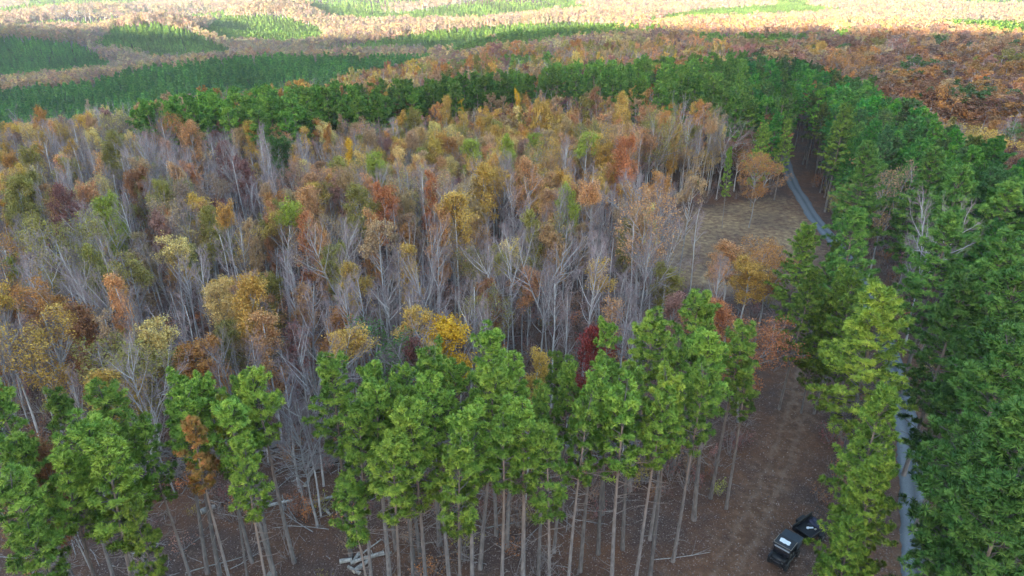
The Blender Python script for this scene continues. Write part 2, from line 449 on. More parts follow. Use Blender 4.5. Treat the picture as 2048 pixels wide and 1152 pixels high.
# ------------------------------------------------------------------ tree models
def unit(v): return v/(np.linalg.norm(v, axis=-1, keepdims=True)+1e-9)
def tufts(mb, P, A, rng, n=22, length=.36, width=.045, lo=.25, hi=1.45, core=None):
    """needle tufts: thin tapering blades fanned around the axis at each point"""
    P = np.asarray(P); A = unit(np.asarray(A)); K = len(P)
    ref = np.where(np.abs(A[:, 2:3]) < .9, np.array([[0, 0, 1.0]]), np.array([[1.0, 0, 0]]))
    S = unit(np.cross(A, ref)); B = np.cross(A, S)
    ph = rng.uniform(0, 2*np.pi, (K, n)); th = rng.uniform(lo, hi, (K, n))
    D = (np.cos(th)[..., None]*A[:, None] + (np.sin(th)*np.cos(ph))[..., None]*S[:, None] + (np.sin(th)*np.sin(ph))[..., None]*B[:, None])
    size = rng.uniform(.75, 1.2, (K, 1, 1))
    ln = length*size*rng.uniform(.75, 1.1, (K, n, 1)); W = unit(np.cross(D, rng.normal(size=(K, n, 3))))*width
    out = 0 if core is None else unit(P-core)[:, None]*.35
    nv = unit(D*.75+A[:, None]*.25+out+rng.normal(size=(K, n, 3))*.15)
    g = np.cross(W, D); W = np.where((g*nv).sum(-1, keepdims=True) < 0, -W, W)
    base = P[:, None]+D*0.03
    V = np.stack([base-W*.6, base+W*.6, base+D*ln*.6+W, base+D*ln, base+D*ln*.6-W], 2)      # K,n,5,3
    F = np.arange(K*n*5).reshape(-1, 5)
    var = np.repeat(rng.uniform(0, 1, K), n*5)
    mb.add(V.reshape(-1, 3), F, var, 0, np.repeat(nv.reshape(-1, 3), 5, 0))
def leaves(mb, P, rng, size=.2, var=None, flat=.0, core=None):
    P = np.asarray(P); K = len(P)
    a = unit(rng.normal(size=(K, 3))+np.array([0, 0, flat])); b = unit(np.cross(a, rng.normal(size=(K, 3))))
    s = size*rng.uniform(.6, 1.3, (K, 1)); c = np.cross(a, b); nv = None
    if core is not None:
        nv = unit(unit((P-core)*np.array([1, 1, .7]))*.75+a*.55+np.array([0, 0, .15]))
        flip = (a*nv).sum(1, keepdims=True) < 0; c = np.where(flip, -c, c)
    V = np.stack([P-b*s, P-c*s*.62+a*s*.12, P+b*s, P+c*s*.62+a*s*.12], 1)
    if var is None: var = rng.uniform(0, 1, K)
    mb.add(V.reshape(-1, 3), np.arange(K*4).reshape(-1, 4), np.repeat(var, 4), 0, None if nv is None else np.repeat(nv, 4, 0))

def make_pine(seed, H=18.0, cs=.55, R=2.4, detail=1.0, full=False):
    """returns (trunk builder, crown builder)"""
    r = random.Random(seed); rng = np.random.default_rng(seed)
    tb, cb = MB(), MB()
    bx, by = r.uniform(-.25, .25), r.uniform(-.25, .25); ph = r.uniform(0, 6)
    def axis(z):
        t = z/H; return np.array([bx*t+.12*math.sin(t*5+ph)*t, by*t+.12*math.cos(t*4+ph)*t, z])
    def rad(z): t = z/H; return .15*(1-t)**.75*(H/18)+.02 + .05*math.exp(-z/.5)
    zs = np.linspace(-.4, H*.98, 14 if detail > .5 else 6)
    tube(tb, [axis(z) for z in zs], [rad(max(z, 0)) for z in zs], 8 if detail > .5 else 4)
    z0 = cs*H
    if detail > .25:
        for _ in range(int(26*detail)):                       # dead stubs and bare lower branches
            z = r.uniform(.12*H if r.random() < .3 else .35*H, z0+.06*H); an = r.uniform(0, 6.28)
            ln = r.uniform(.3, 2.0)*(.5+.7*z/z0); dr = np.array([math.cos(an), math.sin(an), r.uniform(-.15, .35)])
            p0 = axis(z); p1 = p0+dr*ln*.5+np.array([0, 0, r.uniform(-.1, .1)]); p2 = p0+dr*ln+np.array([0, 0, r.uniform(-.25, .3)])
            tube(tb, [p0, p1, p2], [.035, .022, .008], 3)
            if r.random() < .5: tube(tb, [p1, p1+unit(p2-p1+rng.normal(size=3)*.3)*ln*.4], [.014, .006], 3)
    TP, TA = [], []
    z = z0; step = .62 if detail > .5 else .85
    while z < H-.25:
        t = (z-z0)/(H-z0)
        nb = r.randint(4, 6) if detail > .5 else r.randint(3, 5)
        ph0 = r.uniform(0, 6.28)
        for k in range(nb):
            if r.random() < (.08 if full else .18): continue
            an = ph0+6.28*k/nb+r.uniform(-.35, .35)
            if full: rr = R*min(1, (1.02-t)**.62)*min(1, .55+t*1.8)
            else: rr = R*(1.02-t)**.5*min(1, .42+t*1.9)
            rr *= r.uniform(.45, 1.2)
            el = math.radians(-4+62*t**1.3+r.uniform(-10, 12)) if not full else math.radians(-8+60*t**1.5+r.uniform(-8, 12))
            d0 = np.array([math.cos(an)*math.cos(el), math.sin(an)*math.cos(el), math.sin(el)])
            up = np.array([0, 0, 1.0])
            p0 = axis(z+r.uniform(-.2, .2)); Lb = rr/max(.35, math.cos(el))*.92
            pts = [p0]; d = d0.copy()
            for q in range(4):
                d = unit(d+up*.10+rng.normal(size=3)*.06); pts.append(pts[-1]+d*Lb/4)
            pts = np.array(pts)
            rb = .03+.012*Lb
            tube(tb if False else cb_br, pts, [rb, rb*.8, rb*.6, rb*.4, rb*.2], 4 if detail > .5 else 3) if detail > .25 else None
            # branchlets with tufts
            nn = max(2, int((4+Lb*(4.2 if detail > .6 and not full else 5.2))*(.4+.6*detail)))
            for q in range(nn):
                f = .30+.70*(q+r.random())/nn
                i = min(3, int(f*4)); pp = pts[i]+(pts[i+1]-pts[i])*(f*4-i)
                side = unit(np.cross(d, up))*(1 if r.random() < .5 else -1)
                off = (side*r.uniform(.1, 1)+d*r.uniform(.1, .6)+up*r.uniform(-.05, .35))
                ll = (.25+.62*(1-f)*Lb*.5)*r.uniform(.5, 1.1)
                tip = pp+unit(off)*ll
                if detail > .6: tube(cb_br, [pp, tip], [.014, .006], 3)
                m_ = 1
                for w in range(m_):
                    TP.append(tip+rng.normal(size=3)*(.17 if w else .0)); TA.append(unit(off)*.55+up*.75+rng.normal(size=3)*.2)
            TP.append(pts[-1]); TA.append(d+up*.5)
        z += step*r.uniform(.75, 1.4)*(1-.35*t)
    for q in range(int(8*detail)+2):
        TP.append(axis(H-.1-.10*q)+rng.normal(size=3)*.12); TA.append(np.array([0, 0, 1.0])+rng.normal(size=3)*.35)
    TP = np.array(TP); TA = np.array(TA)
    if detail > .6: tufts(cb, TP, TA, rng, 38, .29, .016, .05, 1.7, core=np.array([0, 0, z0+.35*(H-z0)]))
    elif detail > .3: tufts(cb, TP, TA, rng, 18, .42, .042, .05, 1.7, core=np.array([0, 0, z0+.35*(H-z0)]))
    else: tufts(cb, TP, TA, rng, 9, .65, .11, .05, 1.6, core=np.array([0, 0, z0+.3*(H-z0)]))
    return tb, cb
cb_br = MB()      # branch collector, reset for each pine

def pine_parts(seed, **kw):
    global cb_br
    cb_br = MB()
    tb, cb = make_pine(seed, **kw)
    return tb, cb_br, cb

def make_hardwood(seed, H=17.0, style='ovate', detail=1.0, leaf=0, leaf_top=False, spread=1.0, leaf_size=.095):
    """returns (trunk, branches, leaves-or-None)"""
    r = random.Random(seed); rng = np.random.default_rng(seed)
    tb, bb, lb = MB(), MB(), MB()
    tips = []
    up = np.array([0, 0, 1.0])
    TW = []
    def grow(p, d, Ln, rd, lev):
        seg = {0: 9, 1: 5, 2: 3}.get(lev, 2)
        if detail < .5: seg = {0: 4, 1: 3}.get(lev, 2)
        pts = [p]; rads = [rd]; dd = d.copy(); dirs = [dd]
        wig = {0: .035, 1: .10, 2: .15}.get(lev, .2)
        trop = {0: .10, 1: .13, 2: .08}.get(lev, .05)
        for i in range(seg):
            dd = unit(dd+rng.normal(size=3)*wig+up*trop*(1 if lev else .5)); dirs.append(dd)
            pts.append(pts[-1]+dd*Ln/seg); rads.append(max(.006, rd*(1-(i+1)/seg*(.72 if lev == 0 else .8))))
        if lev == 0: tube(tb, pts, rads, 7 if detail > .5 else 4)
        elif lev == 1: tube(bb, pts, rads, 5 if detail > .5 else 3, .3)
        else: tube(bb, pts, rads, 3, .6)
        pts = np.array(pts)
        return pts, dirs, rads
    def pt(pts, f):
        n = len(pts)-1; i = min(n-1, int(f*n)); return pts[i]+(pts[i+1]-pts[i])*(f*n-i)
    def side_dir(d, ang):
        s = unit(np.cross(d, rng.normal(size=3))); return unit(d*math.cos(ang)+s*math.sin(ang))
    cs = {'ovate': .45, 'narrow': .38, 'spreading': .42, 'high': .6}[style]
    wid = {'ovate': 1.0, 'narrow': .6, 'spreading': 1.35, 'high': .9}[style]*spread
    leaders = []
    lean = np.array([r.uniform(-.05, .05), r.uniform(-.05, .05), 1.0])
    base_r = .145*(H/17)
    if style == 'spreading' or (style != 'narrow' and r.random() < .25):
        fk = r.uniform(.42, .56)
        pts, dirs, rads = grow(np.array([0, 0, -.3]), unit(lean), H*fk, base_r, 0)
        n = r.choice([2, 2, 3]); a0 = r.uniform(0, 6.28)
        for k in range(n):
            an = a0+6.28*k/n; ti = r.uniform(.22, .42)*wid
            d = unit(np.array([math.cos(an)*ti, math.sin(an)*ti, 1.0]))
            lp, ld, lr = grow(pts[-1]-dirs[-1]*.05, d, H*(1-fk)*r.uniform(.8, 1), rads[-1]*.85+.02, 1)
            leaders.append((lp, ld, lr, .12))
        leaders.append((pts, dirs, rads, .72))
    else:
        pts, dirs, rads = grow(np.array([0, 0, -.3]), unit(lean), H*.96, base_r, 0)
        leaders.append((pts, dirs, rads, cs))
    if detail > .6:
        for _ in range(r.randint(2, 5)):                      # low dead stubs
            p = pt(leaders[-1][0], r.uniform(.25, .6)); d = side_dir(up, 1.1); q = p+d*r.uniform(.3, 1.0)
            tube(bb, [p, q], [.02, .008], 3)
    nl_tot = int(20*(.4+.6*detail))
    for lp, ld, lr, c0 in leaders:
        hgt = lp[-1][2]-lp[0][2]
        nl = max(3, int(nl_tot*(1 if len(leaders) == 1 else .45)))
        for k in range(nl):
            f = c0+(1-c0)*((k+r.random())/nl)
            p = pt(lp, min(.99, f)); zt = (p[2]/H-cs)/(1-cs); zt = max(0, min(1, zt))
            ln = H*.27*wid*(1.05-zt)**.6*min(1, .6+zt*1.4)*r.uniform(.65, 1.15)
            ang = math.radians(r.uniform(28, 55)*(1-.3*zt))
            d = side_dir(unit(ld[min(len(ld)-1, int(f*len(ld)))]), ang)
            if d[2] < .15: d[2] = abs(d[2])+.25; d = unit(d)
            rb = min(.055, .016+.012*ln)
            l1, d1, _ = grow(p, d, ln, rb, 1 if ln > 2.2 else 2)
            nb = max(2, int((2+ln*1.9)*(.45+.55*detail)))
            for b in range(nb):
                f2 = .25+.75*(b+r.random())/nb; p2 = pt(l1, min(.99, f2))
                l2 = ln*.5*(1.15-f2*.7)*r.uniform(.5, 1.1)
                dd = side_dir(unit(d1[min(len(d1)-1, int(f2*len(d1)))]+up*.15), math.radians(r.uniform(25, 50)))
                e2 = p2+dd*l2+up*l2*.12
                tube(bb, [p2, (p2+e2)/2+rng.normal(size=3)*.05, e2], [.013, .010, .005], 3, .6) if detail > .5 else None
                if detail <= .5: TW.append((p2, e2))
                nt_ = max(1, int(8*detail*r.uniform(.6, 1.3)))
                for q in range(nt_):
                    f3 = .2+.8*(q+r.random())/nt_; p3 = p2+(e2-p2)*f3
                    d3 = side_dir(unit(dd+up*.2), math.radians(r.uniform(20, 50))); e3 = p3+d3*r.uniform(.35, .85)
                    TW.append((p3, e3)); tips.append(e3)
                tips.append(e2)
            tips.append(l1[-1])
    if TW:                                                  # twigs as slim blades
        A = np.array([t[0] for t in TW]); B = np.array([t[1] for t in TW]); K = len(A)
        w = .011 if detail > .6 else .022 if detail > .35 else .04
        S = unit(np.cross(B-A, rng.normal(size=(K, 3))))*w
        V = np.stack([A-S, A+S, B+S*.35, B-S*.35], 1)
        bb.add(V.reshape(-1, 3), np.arange(K*4).reshape(-1, 4), .8)
    if leaf:
        T = np.array(tips)
        if leaf_top:
            zt = T[:, 2]; keep = zt > np.quantile(zt, .5); T = T[keep]
        # gaps: drop whole clumps
        cl = rng.uniform(0, 1, len(T)); 
        per = max(1, int(round(leaf/len(T)))) if leaf > len(T) else 1
        if leaf < len(T): T = T[rng.permutation(len(T))[:leaf]]; cl = cl[:len(T)]
        P = np.repeat(T, per, 0)+rng.normal(size=(len(T)*per, 3))*.17
        v = np.clip(np.repeat(cl[:len(T)], per)*.7+rng.uniform(0, .3, len(P)), 0, 1)
        leaves(lb, P, rng, leaf_size, v, core=np.array([0, 0, H*.62]))
        return tb, bb, lb
    return tb, bb, None

def stretch(mb, s):
    for V in mb.V: V *= s

PROTO = {}          # key -> list of (trunk mesh, extra mesh, foliage mesh, far mesh)
def register(kind, var, tb, bb, lb, leafmat, leafmat_i, bark):
    k = '%s_%d' % (kind, var)
    tm = tb.mesh(k+'_trunk', bark, True)
    bm_ = bb.mesh(k+'_branches', M_BRANCH if kind.startswith(('bare', 'autumn')) else M_PBRANCH, False) if bb and bb.n else None
    lm = lb.mesh(k+'_crown', leafmat) if lb else None
    al = MB(); al.merge(tb, 0)
    if bb and bb.n: al.merge(bb, 1)
    if lb: al.merge(lb, 2)
    am = al.mesh(k+'_whole', [bark, M_BRANCH if kind.startswith(('bare', 'autumn')) else M_PBRANCH, leafmat_i or M_TWIG])
    PROTO.setdefault(kind, []).append((tm, bm_, lm, am))

for i in range(8):
    register('pine', i, *pine_parts(100+i, cs=[.70, .66, .73, .64, .69, .62, .71, .67][i], R=[2.4, 2.6, 2.2, 2.7, 2.3, 2.8, 2.4, 2.1][i]), M_NEEDLE, M_NEEDLE_I, M_PBARK)
for i in range(4):
    register('fullpine', i, *pine_parts(200+i, cs=[.36, .28, .42, .33][i], R=[3.9, 4.2, 3.6, 4.5][i], full=True), M_NEEDLE, M_NEEDLE_I, M_PBARK)
for i in range(4):
    register('midpine', i, *pine_parts(300+i, cs=[.5, .42, .56, .38][i], R=[3.0, 3.3, 2.8, 3.5][i], detail=.5), M_NEEDLE, M_NEEDLE_I, M_PBARK)
for i in range(4):
    register('youngpine', i, *pine_parts(400+i, H=12.0, cs=.12, R=[1.9, 2.1, 1.8, 2.0][i], detail=.2, full=True), M_NEEDLE, M_NEEDLE_I, M_PBARK)
STY = ['ovate', 'narrow', 'spreading', 'high', 'ovate', 'narrow', 'high', 'ovate']
for i in (6, 7): pass
for i in range(8):
    register('bare', i, *make_hardwood(500+i, style=STY[i]), None, None, M_HBARK)
for i in range(6):
    register('autumn', i, *make_hardwood(600+i, style=['ovate', 'ovate', 'narrow', 'spreading', 'high', 'narrow'][i], leaf=[10000, 13000, 8500, 11000, 8000, 10500][i]), M_LEAF, M_LEAF_I, M_HBARK)
for i in range(4):
    register('autumnthin', i, *make_hardwood(650+i, style=['ovate', 'spreading', 'high', 'narrow'][i], leaf=[4000, 3700, 4600, 3400][i], leaf_top=(i % 2 == 0)), M_LEAF, M_LEAF_I, M_HBARK)
for i in range(3):
    register('baremid', i, *make_hardwood(700+i, style=['ovate', 'spreading', 'narrow'][i], detail=.45), None, None, M_HBARK)
for i in range(4):
    register('autumnmid', i, *make_hardwood(750+i, style=['ovate', 'spreading', 'narrow', 'ovate'][i], detail=.42, leaf=[3200, 3900, 2900, 2000][i], leaf_size=.175), M_LEAF, M_LEAF_I, M_HBARK)
for i in range(4):
    register('autumnfar', i, *make_hardwood(800+i, style=['ovate', 'spreading', 'ovate', 'narrow'][i], detail=.25, leaf=[1000, 1200, 850, 600][i], leaf_size=.27), M_LEAF, M_LEAF_I, M_HBARK)

# ------------------------------------------------------------------ the trees seen one by one
C = dict(gold=(.68, .43, .09), paleyellow=(.74, .55, .18), orange=(.56, .27, .07), peach=(.66, .35, .14), rust=(.36, .165, .07),
         maroon=(.28, .12, .095), coral=(.60, .235, .085), olive=(.36, .31, .07), lime=(.36, .42, .05), green=(.10, .20, .04),
         tan=(.54, .35, .17), pink=(.46, .24, .17), brown=(.33, .20, .125), darkred=(.30, .05, .035), yellow=(.80, .48, .03))
WORD = dict(gold='golden', paleyellow='pale yellow', orange='orange', peach='peach orange', rust='rust brown', maroon='maroon',
            coral='coral red', olive='olive yellow', lime='yellow green', green='green', tan='tan', pink='dusty pink', brown='brown', darkred='deep red', yellow='bright yellow')
TREES = []
def T(kind, px, py, H, sc, col, proto, label=None, name=None, var=None, xy=None):
    """a tree given by the photo pixel of its top and its height"""
    if xy is None: x, y, z = at(px, py, H)
    else: x, y, z = *xy, gz(*xy)
    TREES.append(dict(kind=kind, px=px, py=py, H=H, R=sc, col=col, proto=proto, label=label, x=x, y=y, z=z,
                      name=name, var=var, lm=label is not None))

PG = (.265, .42, .055)           # base green of the pine needles
def pg(f=1.0, y=0.0): return (PG[0]*f*(1+y), PG[1]*f, PG[2]*f*(1-.3*y))  # low f puts shade into the needle colour of pines standing back
# front row of tall pines: x, y of the top, height, width factor, colour, variant, label
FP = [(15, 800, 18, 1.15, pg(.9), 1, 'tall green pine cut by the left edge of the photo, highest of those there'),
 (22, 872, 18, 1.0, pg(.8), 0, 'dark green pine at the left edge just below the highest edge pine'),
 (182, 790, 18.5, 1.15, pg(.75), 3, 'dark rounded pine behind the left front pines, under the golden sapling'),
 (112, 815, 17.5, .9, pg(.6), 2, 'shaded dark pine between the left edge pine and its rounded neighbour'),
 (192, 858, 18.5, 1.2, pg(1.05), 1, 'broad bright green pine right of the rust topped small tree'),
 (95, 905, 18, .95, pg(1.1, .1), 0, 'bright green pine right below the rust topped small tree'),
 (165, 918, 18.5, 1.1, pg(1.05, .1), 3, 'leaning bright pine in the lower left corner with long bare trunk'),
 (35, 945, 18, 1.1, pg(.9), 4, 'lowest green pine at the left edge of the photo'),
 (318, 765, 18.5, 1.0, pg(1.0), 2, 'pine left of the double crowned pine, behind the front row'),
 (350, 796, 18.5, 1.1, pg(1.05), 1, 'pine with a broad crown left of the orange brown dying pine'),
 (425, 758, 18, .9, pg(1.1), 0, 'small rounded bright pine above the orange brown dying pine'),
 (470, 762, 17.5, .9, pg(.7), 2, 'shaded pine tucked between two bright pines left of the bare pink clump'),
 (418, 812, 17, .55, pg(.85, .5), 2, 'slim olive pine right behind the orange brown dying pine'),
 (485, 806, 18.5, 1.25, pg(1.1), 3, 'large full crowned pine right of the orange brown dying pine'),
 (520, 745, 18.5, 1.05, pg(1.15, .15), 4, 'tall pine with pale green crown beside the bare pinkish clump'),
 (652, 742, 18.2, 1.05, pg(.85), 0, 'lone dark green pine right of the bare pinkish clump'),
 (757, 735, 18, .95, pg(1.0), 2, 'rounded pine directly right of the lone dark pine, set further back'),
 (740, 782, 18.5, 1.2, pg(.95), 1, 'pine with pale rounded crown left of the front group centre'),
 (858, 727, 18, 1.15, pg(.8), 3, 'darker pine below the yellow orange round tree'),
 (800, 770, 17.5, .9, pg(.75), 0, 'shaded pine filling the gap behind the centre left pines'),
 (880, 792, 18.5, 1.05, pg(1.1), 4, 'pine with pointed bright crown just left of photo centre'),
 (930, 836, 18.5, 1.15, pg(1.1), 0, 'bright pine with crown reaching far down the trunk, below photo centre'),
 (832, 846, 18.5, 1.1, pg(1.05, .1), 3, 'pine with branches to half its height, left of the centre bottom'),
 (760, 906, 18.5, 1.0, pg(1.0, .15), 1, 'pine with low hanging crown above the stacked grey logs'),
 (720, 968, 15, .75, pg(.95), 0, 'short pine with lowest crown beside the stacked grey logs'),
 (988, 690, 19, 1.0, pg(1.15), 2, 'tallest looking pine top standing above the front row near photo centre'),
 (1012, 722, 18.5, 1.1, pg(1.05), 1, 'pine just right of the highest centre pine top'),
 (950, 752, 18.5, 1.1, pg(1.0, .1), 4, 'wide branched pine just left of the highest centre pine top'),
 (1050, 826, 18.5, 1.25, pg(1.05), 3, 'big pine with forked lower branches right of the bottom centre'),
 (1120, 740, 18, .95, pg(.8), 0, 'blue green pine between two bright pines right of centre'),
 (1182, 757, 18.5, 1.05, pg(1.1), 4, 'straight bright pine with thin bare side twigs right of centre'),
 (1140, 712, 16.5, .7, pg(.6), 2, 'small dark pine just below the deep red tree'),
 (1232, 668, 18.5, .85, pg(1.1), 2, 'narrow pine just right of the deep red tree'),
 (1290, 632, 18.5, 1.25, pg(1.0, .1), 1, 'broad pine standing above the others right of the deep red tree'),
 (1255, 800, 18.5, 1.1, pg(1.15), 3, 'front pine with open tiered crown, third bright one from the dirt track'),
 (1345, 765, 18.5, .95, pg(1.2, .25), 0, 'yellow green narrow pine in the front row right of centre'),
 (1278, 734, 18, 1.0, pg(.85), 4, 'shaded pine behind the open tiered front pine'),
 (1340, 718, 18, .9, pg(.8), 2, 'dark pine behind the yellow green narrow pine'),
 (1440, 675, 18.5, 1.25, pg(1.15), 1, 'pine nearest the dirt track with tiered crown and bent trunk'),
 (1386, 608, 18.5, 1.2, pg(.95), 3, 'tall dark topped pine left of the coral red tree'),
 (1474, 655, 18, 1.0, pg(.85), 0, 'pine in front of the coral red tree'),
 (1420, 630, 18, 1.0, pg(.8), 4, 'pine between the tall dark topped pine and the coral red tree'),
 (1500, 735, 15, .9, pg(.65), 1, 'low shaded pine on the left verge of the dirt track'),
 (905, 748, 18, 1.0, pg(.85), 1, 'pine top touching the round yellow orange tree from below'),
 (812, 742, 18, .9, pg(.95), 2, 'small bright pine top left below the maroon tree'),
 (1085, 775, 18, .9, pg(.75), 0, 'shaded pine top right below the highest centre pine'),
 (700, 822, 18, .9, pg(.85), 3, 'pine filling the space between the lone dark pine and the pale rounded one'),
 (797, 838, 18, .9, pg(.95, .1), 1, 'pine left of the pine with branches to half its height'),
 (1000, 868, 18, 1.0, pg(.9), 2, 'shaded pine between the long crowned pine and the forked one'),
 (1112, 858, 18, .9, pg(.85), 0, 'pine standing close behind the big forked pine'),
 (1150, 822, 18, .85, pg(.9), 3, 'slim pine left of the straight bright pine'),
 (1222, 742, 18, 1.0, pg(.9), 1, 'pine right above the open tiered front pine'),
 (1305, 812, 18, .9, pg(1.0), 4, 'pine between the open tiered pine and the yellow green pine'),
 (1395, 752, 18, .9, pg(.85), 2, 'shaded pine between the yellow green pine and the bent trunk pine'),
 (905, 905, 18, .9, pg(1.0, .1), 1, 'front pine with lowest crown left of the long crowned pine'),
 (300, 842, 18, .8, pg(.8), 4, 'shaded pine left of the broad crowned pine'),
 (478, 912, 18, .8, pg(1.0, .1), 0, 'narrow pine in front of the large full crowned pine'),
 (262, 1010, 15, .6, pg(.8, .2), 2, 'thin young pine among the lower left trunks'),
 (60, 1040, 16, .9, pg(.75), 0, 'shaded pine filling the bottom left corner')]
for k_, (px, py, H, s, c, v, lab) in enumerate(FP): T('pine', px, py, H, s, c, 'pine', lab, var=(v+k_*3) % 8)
T('pine', 386, 852, 18.3, .82, (.56, .30, .07), 'pine', 'orange brown dying pine in the front row', var=2)
T('autumn', 100, 884, 16.5, .5, C['rust'], 'autumn', 'small tree with rust topped crown poking out between left front pines', var=1)
RP = [(1600, 455, 17, 1.0, pg(.9), 1, 'pine at the right corner of the dry clearing'),
 (1722, 432, 21, 1.0, pg(1.05), 0, 'tall pine hiding the gravel road bend, pointed bright crown'),
 (1612, 540, 17, .95, pg(.6), 2, 'dark shaded pine left of the dirt track start'),
 (1690, 548, 17, .85, pg(.9), 3, 'smaller pine at the foot of the tall pointed pine by the road'),
 (1770, 590, 20, 1.15, pg(1.2, .2), 3, 'broad yellow green pine with open spreading branches between track and road'),
 (1752, 795, 18.5, .84, pg(1.05, .05), 0, 'bright bushy pine left of the gravel road, above the utility vehicle'),
 (1740, 922, 16, .86, pg(1.1, .12), 1, 'bright yellow green bushy pine beside the trailer'),
 (1694, 1092, 9.5, 1.05, pg(1.15, .2), 2, 'short yellow green pine covering the side of the utility vehicle'),
 (1640, 1138, 8, 1.1, pg(1.1, .15), 0, 'low pine top in front of the utility vehicle at the bottom edge'),
 (1725, 1040, 13, .75, pg(1.0), 3, 'bushy pine between the trailer and the road at the bottom edge'),
 (1728, 560, 17, .85, pg(.8), 3, 'middling pine closing the gap in front of the road bend'),
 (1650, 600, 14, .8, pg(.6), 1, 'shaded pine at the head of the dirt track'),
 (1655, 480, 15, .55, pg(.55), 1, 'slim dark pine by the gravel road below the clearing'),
 (1575, 240, 17, .8, pg(.95), 0, 'pine overhanging the far end of the gravel road'),
 (1525, 250, 17, .95, pg(1.0), 1, 'light green pine at the top of the clearing'),
 (1465, 300, 15, .5, pg(1.0), 2, 'slim green pine beside the white stems above the clearing'),
 (1692, 215, 21, 1.1, pg(.8), 2, 'large pine right of the far end of the road'),
 (1745, 290, 22, 1.1, pg(.85), 1, 'big blue green pine right of the road with visible grey trunk'),
 (1930, 345, 22, 1.15, pg(1.05), 3, 'bright broad pine in the right woods'),
 (2020, 368, 22, 1.2, pg(1.15, .1), 0, 'yellow green pine at the upper right edge of the pine woods'),
 (1870, 300, 22, 1.15, pg(.85), 1, 'tall rounded pine among the right woods, near the brown hardwoods'),
 (1990, 480, 22, 1.2, pg(.95), 2, 'large pine near the right edge, mid height of the photo'),
 (1900, 430, 22, 1.1, pg(.95), 0, 'pine right of the bare grey tree in the right woods'),
 (2035, 560, 22, 1.2, pg(.8), 3, 'dark pine cut by the right edge, mid height of the photo'),
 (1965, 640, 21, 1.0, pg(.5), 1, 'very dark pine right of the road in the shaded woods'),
 (2010, 690, 22, 1.2, pg(.75), 2, 'dark green pine at the right edge in the lower half'),
 (2050, 800, 22, 1.2, pg(.7), 0, 'pine cut by the right edge, beside the lower gravel road'),
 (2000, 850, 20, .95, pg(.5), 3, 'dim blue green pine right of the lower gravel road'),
 (2060, 960, 20, 1.1, pg(.65), 1, 'pine cut by the lower right corner'),
 (1925, 560, 21, 1.0, pg(.55), 2, 'shaded pine right of the broad spreading pine')]
for px, py, H, s, c, v, lab in RP: T('pine', px, py, H, s*(H/18), c if px < 1800 and py > 500 or px < 1700 else (c[0]*.68, c[1]*.86, c[2]*1.1), 'fullpine', lab, var=v)

